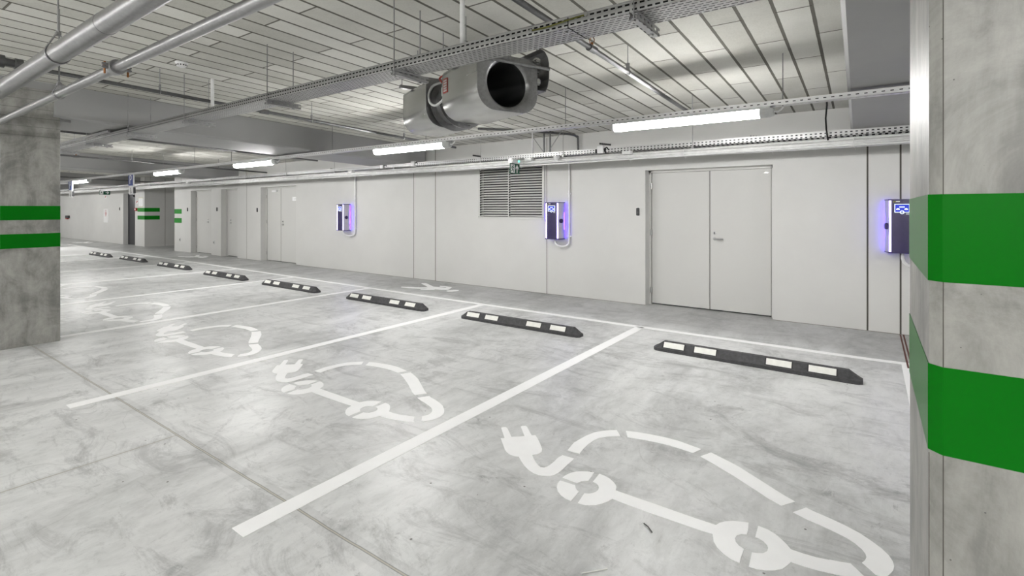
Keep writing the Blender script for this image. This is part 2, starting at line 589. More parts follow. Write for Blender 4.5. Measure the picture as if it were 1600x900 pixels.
def smooth_path(P, k=6):
    P = [Vector(p) for p in P]
    out = []
    for i in range(len(P) - 1):
        p0, p1, p2, p3 = P[max(i - 1, 0)], P[i], P[i + 1], P[min(i + 2, len(P) - 1)]
        for j in range(k):
            t = j / k
            out.append(0.5 * ((2 * p1) + (p2 - p0) * t + (2 * p0 - 5 * p1 + 4 * p2 - p3) * t * t + (3 * p1 - p0 - 3 * p2 + p3) * t ** 3))
    out.append(P[-1])
    return out


def text_into(mb, body, size, mat4, depth, mi=0):
    cu = bpy.data.curves.new('lettering', 'FONT')
    cu.body = body
    cu.size = size
    cu.extrude = depth
    cu.align_x = 'CENTER'
    cu.align_y = 'CENTER'
    ob = bpy.data.objects.new('lettering', cu)
    COL.objects.link(ob)
    dg = bpy.context.evaluated_depsgraph_get()
    me = ob.evaluated_get(dg).to_mesh()
    vs = [mat4 @ p.co for p in me.vertices]
    fs = [tuple(p.vertices) for p in me.polygons]
    mb.add(vs, fs, mi)
    ob.evaluated_get(dg).to_mesh_clear()
    bpy.data.objects.remove(ob)
    bpy.data.curves.remove(cu)
    return mb

# ================================================================== STRUCTURE
WY = 7.56            # face of the long wall
CZ = 2.95            # ceiling height above the camera line (it falls gently to the wall)
SL = 0.0235
TW = 0.0155


def ceil_z(y):
    return CZ - SL * y


# floor
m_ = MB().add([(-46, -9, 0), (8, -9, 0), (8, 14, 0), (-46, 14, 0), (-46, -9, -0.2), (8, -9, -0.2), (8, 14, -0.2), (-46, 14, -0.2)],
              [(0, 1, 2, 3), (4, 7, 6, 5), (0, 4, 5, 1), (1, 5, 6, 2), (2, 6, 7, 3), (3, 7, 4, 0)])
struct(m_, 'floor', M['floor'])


def in_ceiling_frame(o):
    o.rotation_euler = (-SL, 0, TW)
    o.location = (0, 0, CZ)
    return o


m_ = MB().box(-47, 9, -9.3, 14.5, 0, 0.25)
o = struct(m_, 'ceiling', M['ceiling'])
in_ceiling_frame(o)


def beam(x0, x1, y0, y1, depth, ch=0.022):
    """downstand beam with chamfered lower edges, in the ceiling's own frame"""
    pr = [(x0, 0.02), (x0, -depth + ch), (x0 + ch, -depth), (x1 - ch, -depth), (x1, -depth + ch), (x1, 0.02)]
    R = [[Vector((x, y, z)) for x, z in pr] for y in (y0, y1)]
    mb = MB().loft(R, cap0=True, cap1=True)
    return mb


for i, (x0, x1, y0, y1) in enumerate([(-0.075, 1.10, -9, 7.6), (-8.57, -7.455, 1.72, 7.6), (-16.52, -15.49, -9, 8.4), (-24.7, -23.6, -9, 8.4), (-32.8, -31.7, -9, 8.4), (-40.8, -39.8, -9, 8.4)]):
    o = struct(beam(x0, x1, y0, y1, 0.375), 'ceiling_beam', M['beam'])
    in_ceiling_frame(o)
# the piece of beam that sits on the left column: shallower, flush with the column
mb = MB().box(-8.45, -7.503, 1.165, 1.64, 2.83, 3.2).box(-8.45, -7.62, -9, 1.165, 2.80, 3.3).box(-8.45, -7.56, 1.64, 1.76, 2.50, 3.2)
o = struct(mb, 'ceiling_beam', M['beam'])


def wall_x(mb, x0, x1, z0, z1, y0, y1, holes):
    """wall running along x with rectangular openings (x0,x1,z0,z1)"""
    xs = sorted({x0, x1} | {h[0] for h in holes} | {h[1] for h in holes})
    zs = sorted({z0, z1} | {h[2] for h in holes} | {h[3] for h in holes})
    for a, b in zip(xs, xs[1:]):
        run = None
        for c, d in zip(zs, zs[1:]):
            mx, mz = (a + b) / 2, (c + d) / 2
            hole = any(h[0] < mx < h[1] and h[2] < mz < h[3] for h in holes)
            if not hole:
                run = [c, d] if run is None else [run[0], d]
            if hole and run:
                mb.box(a, b, y0, y1, run[0], run[1])
                run = None
        if run:
            mb.box(a, b, y0, y1, run[0], run[1])
    return mb


DOORS = [(-2.849, -1.073, 2.10), (-14.32, -12.51, 2.125), (-16.73, -15.68, 2.12), (-18.89, -17.39, 2.12)]
LOUV = (-6.15, -4.74, 1.34, 2.30)
holes = [(a, b, 0, z) for a, b, z in DOORS] + [LOUV]
mb = wall_x(MB(), -20.22, 8.0, 0, 3.2, WY, WY + 0.32, holes)
mb.box(-20.22, 8.0, WY + 0.32, WY + 0.42, 0, 3.2)
wall_right_part = struct(mb, 'wall_back', M['wall'])

# the stretch of wall beyond the side passage, with the dark door
FD = (-25.6, -24.27, 2.15)
mb = wall_x(MB(), -46, -23.28, 0, 3.2, 7.66, 7.98, [(FD[0], FD[1], 0, FD[2])])
mb.box(-46, -23.28, 7.98, 8.3, 0, 3.2)
mb.box(-23.7, -23.28, 8.3, 11.5, 0, 3.2)      # side of the passage
mb.box(-23.7, -20.0, 11.5, 11.8, 0, 3.2)      # its end
mb.box(-20.22, -19.9, WY + 0.42, 11.5, 0, 3.2)
struct(mb, 'wall_far_left', M['wall'])
struct(MB().box(-46.3, -46, -9, 12, 0, 3.3), 'wall_left', M['wall'])
struct(MB().box(8, 8.3, -9, 12, 0, 3.3), 'wall_right', M['wall'])
struct(MB().box(-46.3, 8.3, -9.3, -9, 0, 3.3), 'wall_front', M['wall'])

# open joints between the wall panels and a thin grey line where the wall meets the floor
for x, z1, wd, mat, y in [(-8.003, 3.0, 0.011, 'sealant', WY), (-7.36, 3.0, 0.022, 'sealant_light', WY), (-0.027, 3.0, 0.018, 'sealant', WY), (0.295, 3.0, 0.018, 'sealant', WY), (-15.12, 3.0, 0.012, 'sealant_light', WY), (-4.645, 3.0, 0.010, 'sealant', WY)]:
    struct(MB().box(x - wd / 2, x + wd / 2, y - 0.0015, y + 0.01, 0.0, z1 - 0.25), 'trim_wall_joint', M[mat])
struct(MB().box(-23.285, -23.275, 8.36, 8.375, 0, 2.7), 'trim_wall_joint', M['sealant_light'])
xs = [-20.22] + [v for d in sorted(DOORS) for v in d[:2]] + [8.0]
mb = MB()
for a, b in zip(xs[0::2], xs[1::2]):
    mb.box(a, b, WY - 0.004, WY + 0.005, 0.0, 0.007)
mb.box(-46, FD[0], 7.655, 7.67, 0, 0.007).box(FD[1], -23.28, 7.655, 7.67, 0, 0.007)
struct(mb, 'trim_floor_line', M['sealant_light'])
struct(MB().box(0.285, 0.30, 6.0, WY, 0.0, 0.003).box(0.315, 0.33, 6.0, WY, 0.0, 0.003), 'trim_expansion_joint', M['rust'])


# ------------------------------------------------------------------ doors
def lever(root, x, y, z, s=1, L=0.13):
    mb = MB().lathe([(0.0, 0.0), (0.026, 0.0), (0.026, 0.008), (0.0, 0.008)], 20, FRONT(x, y, z))
    mb.tube([(x, y, z), (x, y - 0.05, z), (x + s * 0.02, y - 0.058, z), (x + s * L, y - 0.056, z)], 0.010, 10)
    h = part(mb, 'door_handle', M['steel'], root, smooth=True)
    mb = MB().lathe([(0.0, 0.0), (0.024, 0.0), (0.024, 0.008), (0.009, 0.010), (0.0, 0.010)], 20, FRONT(x, y, z + 0.085))
    part(mb, 'lock_rose', M['steel'], root, smooth=True)
    mb = MB().box(x - 0.006, x + 0.006, y - 0.0125, y - 0.008, z + 0.07, z + 0.10)
    part(mb, 'keyhole', M['black'], root)


def door(i, x0, x1, z1, seam, hx, hs, hinge_z, hinge_x=None, y=WY + 0.185, mat='door', label=None):
    r = bpy.data.objects.new('door_%d' % i, None)
    COL.objects.link(r)
    r.location = ((x0 + x1) / 2, y, 0)
    ORG[r] = tuple(r.location)
    r['kind'] = 'structure'
    if label:
        r['label'] = label
    f = 0.035
    mb = MB().box(x0, x0 + f, y - 0.03, y + 0.06, 0, z1).box(x1 - f, x1, y - 0.03, y + 0.06, 0, z1).box(x0, x1, y - 0.03, y + 0.06, z1 - f, z1)
    part(mb, 'door_frame', M[mat], r)
    edges = [x0 + f + 0.004] + ([seam] if seam else []) + [x1 - f - 0.004]
    for k, (a, b) in enumerate(zip(edges, edges[1:])):
        mb = MB().bbox(a + 0.004, b - 0.004, y - 0.012, y + 0.04, 0.018, z1 - f - 0.004, 0.003)
        if seam and k == 0:
            part(MB().box(b - 0.0045, b + 0.0045, y - 0.0128, y + 0.03, 0.02, z1 - f - 0.006), 'leaf_gap', M['sealant'], r)
        part(mb, 'door_leaf', M[mat], r)
    part(MB().box(x0 + f, x1 - f, y + 0.03, y + 0.06, 0.0, z1 - f), 'door_gap', M['black'], r)
    lever(r, hx, y - 0.012, 1.06, hs)
    for hz in hinge_z:
        a = (x0 + f) if hinge_x is None else hinge_x
        mb = MB().tube([(a, y - 0.030, hz - 0.05), (a, y - 0.030, hz + 0.05)], 0.009, 10).box(a - 0.02, a + 0.022, y - 0.034, y - 0.026, hz - 0.045, hz + 0.045)
        part(mb, 'hinge', M['steel'], r)
    return r


d = door(1, -2.849, -1.073, 2.10, -1.93, -1.86, 1, (0.22, 1.13, 1.86), label='pale grey double door between the two nearest wall chargers')
part(MB().box(-1.20, -1.15, WY + 0.170, WY + 0.174, 2.00, 2.012), 'door_stamp', M['steel'], d)
d = door(2, -14.32, -12.51, 2.125, -13.55, -13.45, 1, (0.22, 1.13, 1.86), label='pale grey door with a white plate, beside the farthest visible charger')
part(MB().box(-12.95, -12.54, WY + 0.158, WY + 0.173, 1.72, 1.83), 'name_plate', M['sign_white'], d)
part(MB().box(-12.87, -12.62, WY + 0.1565, WY + 0.1585, 1.768, 1.782), 'name_plate_line', M['cap'], d)
part(MB().bbox(-13.95, -13.72, WY + 0.12, WY + 0.173, 1.98, 2.03), 'door_closer', M['white_plastic'], d)
door(3, -16.73, -15.68, 2.12, None, -16.45, 1, (), label='pale grey door deep in its recess, second of the far three')
door(4, -18.89, -17.39, 2.12, None, -18.0, 1, (0.2, 1.13, 1.95), label='pale grey door next to the wall corner with short green stripes')
d = door(5, -25.6, -24.27, 2.15, None, -24.62, 1, (), y=7.66 + 0.2, mat='dark_door', label='black door at the far left')
part(MB().bbox(-25.3, -24.9, 7.79, 7.85, 2.0, 2.07), 'door_closer', M['black'], d)

# green stripes painted on the corners of the side passage
for z in (1.385, 1.075):
    mb = MB().box(-24.0, -23.278, 7.6555, 7.661, z, z + 0.155).box(-23.284, -23.2755, 7.6555, 8.18, z, z + 0.155)
    tag(mb.build('wall_stripe', M['green_wall'], None, (-23.6, 7.66, z)), 'green stripe painted round the passage corner beside the dark door, %s of its pair' % ('upper' if z > 1.2 else 'lower'), 'stripe', 'green stripes on the far wall')
for z in (1.33, 1.01):
    mb = MB().box(-20.2205, -19.62, WY - 0.004, WY + 0.001, z, z + 0.165)
    tag(mb.build('wall_stripe', M['green_wall'], None, (-19.9, WY, z)), 'short green stripe on the wall left of the three plain doors, %s of its pair' % ('upper' if z > 1.2 else 'lower'), 'stripe', 'green stripes on the far wall')


# ------------------------------------------------------------------ columns
def column(x0, x1, y0, y1, z1, ch, label, bands):
    r = thing('concrete_column', ((x0 + x1) / 2, (y0 + y1) / 2, 0), label, 'column', 'square concrete columns with green bands')
    def ring(e):
        return [(x0 - e, y0 + ch), (x0 + ch, y0 - e), (x1 - ch, y0 - e), (x1 + e, y0 + ch), (x1 + e, y1 - ch), (x1 - ch, y1 + e), (x0 + ch, y1 + e), (x0 - e, y1 - ch)]
    part(MB().prism(ring(0), 0, z1), 'shaft', M['concrete'], r, origin=(x0, y0, 0))
    for z in bands:
        part(MB().prism(ring(0.0016), z, z + 0.155), 'green_band', M['green'], r, origin=(x0, y0, z))
    return r


column(-8.15, -7.50, 1.165, 1.655, 2.83, 0.006, 'square concrete column at the left edge with two green bands', (1.378, 1.073))
c = column(0.0865, 0.55, 1.16, 1.725, 3.0, 0.017, 'near concrete column filling the right edge with two wide green bands', (1.371, 1.066))
part(MB().box(0.1040, 0.1053, 1.1592, 1.1606, 0, 2.9).box(0.0861, 0.0872, 1.1762, 1.1775, 0, 1.06), 'formwork_seam', M['sealant'], c)

# ------------------------------------------------------------------ painted floor marks
PZ = 0.0022


def flat(poly, z0=0.0, z1=PZ):
    return MB().prism(poly, z0, z1)


mb = flat([(-27.5, 6.27), (-16, 6.23), (-7.3, 6.11), (-4.9, 6.10), (-2.4, 6.085), (0.0, 6.10), (0.34, 6.125), (0.34, 6.215), (0, 6.19), (-2.4, 6.175), (-4.9, 6.185), (-7.3, 6.20), (-16, 6.32), (-27.5, 6.36)])
tag(mb.build('parking_line', M['paint'], None, (-3, 6.15, 0)), 'long white line running parallel to the wall behind all wheel stops', 'road marking', 'white parking lines')
STALL = [(-2.383, -2.372, 1.15, 6.12, 'white stall line left of the nearest stall, ending bottom centre-left'),
         (-4.945, -4.945, 1.135, 6.12, 'white stall line between the second and third stall, ending near the left edge'),
         (-7.72, -7.72, 1.70, 6.15, 'white stall line starting at the foot of the left column'),
         (-10.32, -10.29, 1.2, 6.17, 'white stall line just beyond the fourth car symbol'),
         (-13.1, -12.9, 1.2, 6.20, 'white stall line passing between the fourth and fifth wheel stops'),
         (-15.7, -15.5, 1.2, 6.22, 'thin white stall line between the sixth and seventh wheel stop'),
         (-18.8, -18.75, 1.2, 6.24, 'farthest thin white stall line before the white painted area'),
         (0.30, 0.30, 1.9, 6.12, 'white stall line mostly hidden by the right column')]
for xa, xb, ya, yb, lab in STALL:
    mb = flat([(xa - 0.055, ya), (xa + 0.055, ya), (xb + 0.055, yb), (xb - 0.055, yb)])
    tag(mb.build('parking_line', M['paint'], None, (xa, (ya + yb) / 2, 0)), lab, 'road marking', 'white parking lines')
mb = flat([(-25.4, 4.4), (-21.0, 4.5), (-20.7, 5.4), (-21.3, 6.24), (-25.9, 6.25)])
tag(mb.build('painted_area', M['paint'], None, (-23, 5.3, 0)), 'solid white painted floor area at the far left beyond the last wheel stop', 'road marking')

EV = {
    'plug': [(-1.057,2.751),(-1.049,2.766),(-1.035,2.776),(-1.016,2.768),(-0.975,2.731),(-0.918,2.679),(-0.883,2.708),(-0.854,2.738),(-0.9,2.785),(-0.957,2.842),(-0.955,2.858),(-0.936,2.873),(-0.914,2.86),(-0.863,2.811),(-0.822,2.775),(-0.804,2.791),(-0.766,2.759),(-0.727,2.721),(-0.691,2.683),(-0.666,2.655),(-0.65,2.625),(-0.649,2.601),(-0.656,2.579),(-0.675,2.556),(-0.643,2.523),(-0.61,2.495),(-0.578,2.473),(-0.557,2.463),(-0.537,2.471),(-0.528,2.491),(-0.525,2.522),(-0.525,2.565),(-0.53,2.618),(-0.523,2.66),(-0.446,2.665),(-0.444,2.637),(-0.444,2.582),(-0.439,2.514),(-0.44,2.471),(-0.446,2.44),(-0.46,2.415),(-0.482,2.401),(-0.505,2.391),(-0.527,2.385),(-0.553,2.386),(-0.591,2.397),(-0.638,2.421),(-0.683,2.453),(-0.731,2.493),(-0.755,2.483),(-0.788,2.482),(-0.824,2.496),(-0.852,2.516),(-0.893,2.555),(-0.963,2.622),(-0.945,2.639),(-1.004,2.698)],
    'hood': [(-0.529,2.734),(-0.538,2.792),(-0.545,2.843),(-0.538,2.909),(-0.527,2.981),(-0.503,3.06),(-0.461,3.12),(-0.427,3.153),(-0.398,3.176),(-0.369,3.143),(-0.34,3.103),(-0.378,3.075),(-0.411,3.043),(-0.44,3.001),(-0.457,2.939),(-0.461,2.879),(-0.459,2.81),(-0.448,2.738),(-0.486,2.734)],
    'windscreen': [(-0.343,3.201),(-0.279,3.225),(-0.194,3.245),(-0.102,3.259),(-0.008,3.26),(0.069,3.245),(0.143,3.23),(0.114,3.15),(0.041,3.159),(-0.039,3.165),(-0.129,3.156),(-0.22,3.141),(-0.296,3.119)],
    'roof': [(0.163,3.133),(0.203,3.221),(0.262,3.194),(0.322,3.166),(0.381,3.136),(0.44,3.095),(0.496,3.057),(0.549,3.02),(0.6,2.984),(0.649,2.951),(0.639,2.958),(0.687,2.931),(0.635,2.851),(0.569,2.884),(0.529,2.913),(0.483,2.942),(0.428,2.98),(0.371,3.017),(0.312,3.051),(0.251,3.088)],
    'tail': [(0.69,2.822),(0.738,2.904),(0.774,2.889),(0.839,2.871),(0.902,2.848),(0.959,2.82),(1.005,2.783),(1.04,2.749),(1.066,2.711),(1.078,2.676),(1.082,2.644),(1.078,2.61),(1.069,2.584),(1.059,2.56),(1.04,2.533),(1.018,2.538),(0.995,2.565),(0.972,2.59),(0.982,2.614),(0.987,2.643),(0.983,2.667),(0.971,2.692),(0.946,2.721),(0.913,2.745),(0.868,2.763),(0.814,2.781),(0.749,2.798)],
    'ring_top': [(-0.397,2.439),(-0.394,2.472),(-0.385,2.506),(-0.365,2.539),(-0.343,2.559),(-0.312,2.578),(-0.278,2.592),(-0.27,2.542),(-0.265,2.492),(-0.284,2.477),(-0.296,2.461),(-0.305,2.437),(-0.351,2.438)],
    'ring_left': [(-0.393,2.405),(-0.346,2.408),(-0.302,2.411),(-0.286,2.388),(-0.271,2.375),(-0.256,2.368),(-0.252,2.314),(-0.25,2.269),(-0.285,2.272),(-0.32,2.286),(-0.351,2.309),(-0.372,2.335),(-0.387,2.367)],
    'axle': [(-0.226,2.371),(-0.205,2.381),(-0.191,2.398),(-0.182,2.418),(-0.18,2.441),(-0.186,2.464),(-0.198,2.482),(-0.216,2.496),(-0.239,2.498),(-0.247,2.595),(-0.212,2.592),(-0.176,2.581),(-0.144,2.56),(-0.122,2.54),(-0.114,2.527),(-0.102,2.493),(-0.038,2.492),(0.033,2.491),(0.1,2.493),(0.291,2.492),(0.405,2.495),(0.416,2.525),(0.433,2.549),(0.466,2.576),(0.497,2.593),(0.527,2.604),(0.535,2.555),(0.538,2.506),(0.516,2.493),(0.502,2.472),(0.499,2.446),(0.508,2.42),(0.526,2.401),(0.548,2.39),(0.548,2.327),(0.55,2.286),(0.518,2.29),(0.483,2.306),(0.449,2.334),(0.425,2.368),(0.409,2.419),(0.362,2.414),(0.314,2.413),(0.13,2.408),(0.065,2.407),(-0.003,2.408),(-0.084,2.41),(-0.093,2.375),(-0.111,2.338),(-0.132,2.308),(-0.158,2.288),(-0.184,2.277),(-0.212,2.274)],
    'rear': [(0.569,2.605),(0.611,2.601),(0.646,2.584),(0.677,2.556),(0.699,2.532),(0.716,2.509),(0.757,2.509),(0.81,2.515),(0.862,2.529),(0.858,2.531),(0.896,2.542),(0.932,2.556),(0.956,2.528),(0.977,2.502),(0.999,2.49),(0.948,2.463),(0.916,2.453),(0.867,2.439),(0.817,2.427),(0.766,2.421),(0.726,2.419),(0.716,2.386),(0.703,2.353),(0.678,2.324),(0.649,2.303),(0.618,2.29),(0.586,2.286),(0.58,2.388),(0.601,2.396),(0.621,2.41),(0.633,2.435),(0.633,2.462),(0.626,2.48),(0.607,2.499),(0.586,2.508),(0.573,2.507)],
    'walker': [(-0.754,6.621),(-0.594,6.687),(-0.394,6.762),(-0.287,6.877),(-0.499,7.002),(-0.726,7.119),(-0.76,7.179),(-0.697,7.224),(-0.527,7.135),(-0.263,6.991),(-0.144,7.008),(0.036,7.012),(0.018,7.076),(-0.163,7.063),(-0.214,7.125),(-0.105,7.163),(0.084,7.142),(0.135,7.064),(0.225,6.897),(0.221,6.866),(0.134,6.804),(0.006,6.767),(0.018,6.722),(-0.058,6.649),(-0.174,6.566),(-0.217,6.608),(-0.171,6.678),(-0.176,6.767),(-0.293,6.665),(-0.478,6.579),(-0.682,6.556)],
    'head': [(0.301,6.746),(0.28,6.819),(0.337,6.931),(0.412,6.967),(0.458,6.911),(0.472,6.833),(0.435,6.754),(0.373,6.719)],
}
EVN = ['plug', 'hood', 'windscreen', 'roof', 'tail', 'ring_top', 'ring_left', 'axle', 'rear']
ev_spots = [(-1.0, 0, 1.0, 'large white electric car symbol in the nearest stall, lower right'),
            (-3.635, -0.022, 1.03, 'white electric car symbol in the second stall, centre of the floor'),
            (-6.30, -0.01, 1.04, 'white electric car symbol in the third stall, right of the left column'),
            (-8.955, 0.0, 1.04, 'white electric car symbol in the fourth stall, partly seen past the left column'),
            (-11.85, 0.03, 1.05, 'faint far white electric car symbol beside the left column edge')]
for k, (x, dy, sc, lab) in enumerate(ev_spots):
    if k == 0:
        mb = MB()
        for nme in EVN:
            mb.prism([(a - 1.0, b) for a, b in EV[nme]], 0, PZ)
        ev0 = mb.build('car_symbol', M['paint'], None, (-1.0, 2.6, 0))
        ev = ev0
    else:
        ev = ev0.copy()
        COL.objects.link(ev)
        ev.location = (x, 2.6 + dy + 0.0, 0)
        ev.scale = (sc, 1.0, 1)
    tag(ev, lab, 'road marking', 'electric car symbols painted in the stalls')
for k, (x, y, lab) in enumerate([(-6.6, 6.86, 'white walking person symbol painted by the wall below the panel joints'),
                                 (-17.08, 7.03, 'white walking person symbol painted in front of the far doors'),
                                 (-28.4, 7.10, 'faint white walking person symbol at the far left by the wall')]):
    if k == 0:
        mb = MB().prism([(a - 6.6, b) for a, b in EV['walker']], 0, PZ).prism([(a - 6.6, b) for a, b in EV['head']], 0, PZ)
        p0 = mb.build('walker_symbol', M['paint'], None, (-6.6, 6.86, 0))
        pp = p0
    else:
        pp = p0.copy()
        COL.objects.link(pp)
        pp.location = (x, y, 0)
    tag(pp, lab, 'road marking', 'walking person symbols by the wall')


# ------------------------------------------------------------------ wheel stops
def wheel_stop():
    L, W, Hh = 1.83, 0.155, 0.10
    r = thing('wheel_stop', (0, 0, 0), '', 'wheel stop', 'rubber wheel stops at the stall heads')
    def ring(x, k, zt):
        # section across the stop: low kerb, sloped face, flat top
        return [Vector((x, -W / 2, 0.0)), Vector((x, -W / 2, min(0.032, zt))), Vector((x, -W / 2 + 0.012 , min(0.036, zt))), Vector((x, -0.026 * k - 0.0, zt)), Vector((x, 0.026 * k, zt)), Vector((x, W / 2 - 0.012, min(0.036, zt))), Vector((x, W / 2, min(0.032, zt))), Vector((x, W / 2, 0.0))]
    def endring(x, zt, wy):
        return [Vector((x, -wy, 0.0)), Vector((x, -wy, min(0.03, zt))), Vector((x, -wy + 0.01, min(0.034, zt))), Vector((x, -0.024, zt)), Vector((x, 0.024, zt)), Vector((x, wy - 0.01, min(0.034, zt))), Vector((x, wy, min(0.03, zt))), Vector((x, wy, 0.0))]
    rings = [endring(-L / 2, 0.036, W / 2 - 0.035), endring(-L / 2 + 0.03, 0.052, W / 2 - 0.008), ring(-L / 2 + 0.10, 1, Hh), ring(L / 2 - 0.10, 1, Hh), endring(L / 2 - 0.03, 0.052, W / 2 - 0.008), endring(L / 2, 0.036, W / 2 - 0.035)]
    part(MB().loft(rings, cap0=True, cap1=True), 'rubber_body', M['rubber'], r)
    # reflective plates sit on the sloped face turned to the camera
    ya, za, yb, zb = -W / 2 + 0.012, 0.036, -0.026, Hh
    sl = math.atan2(zb - za, yb - ya)
    nrm = Vector((0, -math.sin(sl), math.cos(sl)))
    for cx in (-0.70, -0.385, 0.275, 0.62):
        for mat, ex, lo, hi, nm, lift in (('black', 0.012, 0.06, 0.97, 'plate_border', 0.0012), ('reflector', 0.0, 0.12, 0.91, 'reflector', 0.0028)):
            P = []
            for sx, t in ((-1, lo), (1, lo), (1, hi), (-1, hi)):
                P.append(Vector((cx + sx * (0.105 + ex), ya + (yb - ya) * t, za + (zb - za) * t)))
            top = [p + nrm * lift for p in P]
            bot = [p - nrm * 0.002 for p in P]
            part(MB().add(bot + top, [(3, 2, 1, 0), (4, 5, 6, 7), (0, 1, 5, 4), (1, 2, 6, 5), (2, 3, 7, 6), (3, 0, 4, 7)]), nm, M[mat], r)
    for cx in (-0.06, 0.70, -0.77):
        part(MB().lathe([(0.0, Hh + 0.001), (0.012, Hh + 0.001), (0.014, Hh - 0.002)], 12, Matrix.Translation((cx, 0, 0))), 'bolt_head', M['galv_dark'], r)
    return r


ws_spots = [(-0.965, 5.27, -0.012, 'nearest rubber wheel stop, right, with four white reflectors'),
            (-3.665, 5.25, 0.0, 'second wheel stop from the right, left of the thick stall line'),
            (-6.22, 5.26, 0.0, 'third wheel stop from the right, in front of the painted walker'),
            (-8.93, 5.27, 0.0, 'fourth wheel stop from the right'),
            (-11.52, 5.29, 0.0, 'fifth wheel stop from the right, below the far grey doors'),
            (-14.47, 5.40, 0.0, 'sixth wheel stop from the right'),
            (-17.42, 5.45, 0.0, 'second farthest of the wheel stops, seventh from the right'),
            (-19.97, 5.38, 0.0, 'farthest and smallest wheel stop beside the white painted area')]
ws0 = wheel_stop()
for k, (x, y, a, lab) in enumerate(ws_spots):
    r = ws0 if k == 0 else copy_tree(ws0)
    r.location = (x, y, 0.0)
    r.rotation_euler = (0, 0, a)
    r['label'] = lab

# litter on the floor
for pts, rr, mat, lab in (([(-0.876, 2.305, 0.004), (-0.85, 2.29, 0.006), (-0.821, 2.264, 0.004)], 0.0028, 'rubber', 'tiny dark twig on the floor below the axle of the nearest car symbol'),
                          ([(-0.964, 1.842, 0.003), (-0.889, 1.927, 0.003)], 0.0022, 'reflector', 'thin pale stick on the floor at the bottom edge')):
    mb = MB().tube(pts, rr, 6)
    tag(mb.build('floor_litter', M[mat], None, pts[0]), lab, 'litter')

# ================================================================== CEILING SERVICES
RY, RZ = 4.83, 2.39        # light rail: nearer side and underside


def fluorescent(L=1.5):
    r = thing('fluorescent_light', (0, 0, 0), '', 'ceiling light', 'tube lights under the slotted rail')
    # half-round lit cover below a flat housing, translucent grey ends
    def sec(x, k=1.0, dz=0.0):
        pts = [(-0.047, 0.0), (-0.052, -0.018), (-0.050, -0.045), (-0.036, -0.066), (-0.014, -0.075), (0.014, -0.075), (0.036, -0.066), (0.050, -0.045), (0.052, -0.018), (0.047, 0.0)]
        return [Vector((x, a * k, b * k + dz)) for a, b in pts]
    h = L / 2
    part(MB().loft([sec(-h + 0.02), sec(h - 0.11)], cap0=True, cap1=True), 'diffuser', M['tube'], r, smooth=True)
    part(MB().loft([sec(-h, 0.86, -0.004), sec(-h + 0.02, 1.03)], cap0=True, cap1=True), 'end_cap', M['cap'], r, smooth=True)
    part(MB().loft([sec(h - 0.11, 1.02), sec(h - 0.03, 1.02), sec(h, 0.8, -0.006)], cap0=True, cap1=True), 'end_cap', M['cap'], r, smooth=True)
    part(MB().bbox(-h + 0.01, h - 0.02, -0.058, 0.058, -0.004, 0.012, 0.003).box(-h + 0.01, h - 0.02, -0.058, -0.055, -0.008, 0.0).box(-h + 0.01, h - 0.02, 0.055, 0.058, -0.008, 0.0), 'housing', M['cap'], r)  # side lips added to curb the light going upwards
    part(MB().tube([(h, 0, -0.03), (h + 0.03, 0, -0.035), (h + 0.05, 0.01, -0.02), (h + 0.07, 0.012, 0.004)], 0.008, 8), 'supply_cable', M['white_plastic'], r, smooth=True)
    return r


fl0 = fluorescent()
lights = [(-1.43, RY + 0.04, 'nearest lit tube light, above and right of the double door'),
          (-5.22, RY + 0.04, 'second lit tube light, below the jet fan'),
          (-9.42, RY + 0.04, 'third lit tube light, above the farthest visible charger'),
          (-13.35, RY + 0.04, 'fourth lit tube light, right of the blue parking sign'),
          (-19.8, RY + 0.04, 'fifth small lit tube light, left of the blue parking sign')]
for k, (x, y, lab) in enumerate(lights):
    r = fl0 if k == 0 else copy_tree(fl0)
    r.location = (x, y, RZ - 0.013)
    r['label'] = lab
# the rows of the same lights that go on outside the frame and light the near half of the garage
out = [(-24.5, RY + 0.04), (-28.5, RY + 0.04), (-32.5, RY + 0.04), (-37, RY + 0.04), (2.9, RY + 0.04)]
out += [(x, -2.4) for x in (3.5, 1.3, -0.9, -3.1, -5.3, -7.5, -9.7, -12.9, -16.5, -20, -24, -28, -34)] + [(x, -6.6) for x in (3.5, -0.6, -4.7, -8.8, -12.9, -18, -24, -31)]
for x, y in out:
    r = copy_tree(fl0)
    r.location = (x, y, RZ - 0.013)
    r['label'] = 'tube light of a row outside the picture, like the lit ones under the rail'
    r['group'] = 'tube lights of the rows outside the picture'


def rod_mb(x, y, z0, z1=None, r=0.004):
    z1 = ceil_z(y) + 0.01 if z1 is None else z1
    return MB().tube([(x, y, z0), (x, y, z1)], r, 8)


# light rail
r = thing('light_rail', (-16, RY, RZ), 'long white slotted rail carrying the row of tube lights', 'rail')
mb = MB()
T = 0.0015
X0, X1 = -42.0, 7.8
mb.box(X0, X1, RY, RY + T, RZ, RZ + 0.045).box(X0, X1, RY + 0.08, RY + 0.08 + T, RZ, RZ + 0.045).box(X0, X1, RY, RY + 0.08, RZ, RZ + T)
part(mb, 'channel', M['rail'], r, origin=(0, RY, RZ))
part(MB().box(X0, X1, RY + 0.012, RY + 0.07, RZ + 0.004, RZ + 0.034), 'dark_slot_fill', M['cable'], r)  # unseen filler added to keep the rail slots dark
for x in (-0.61, -2.74, -4.9, -6.99, -10.3, -11.94, -13.6, -16.2, -18.5, -21.0, 1.5):
    part(rod_mb(x, RY + 0.02, RZ - 0.01, r=0.0055 if x in (-6.99, -10.3) else 0.004), 'hanger_rod', M['rod'], r)

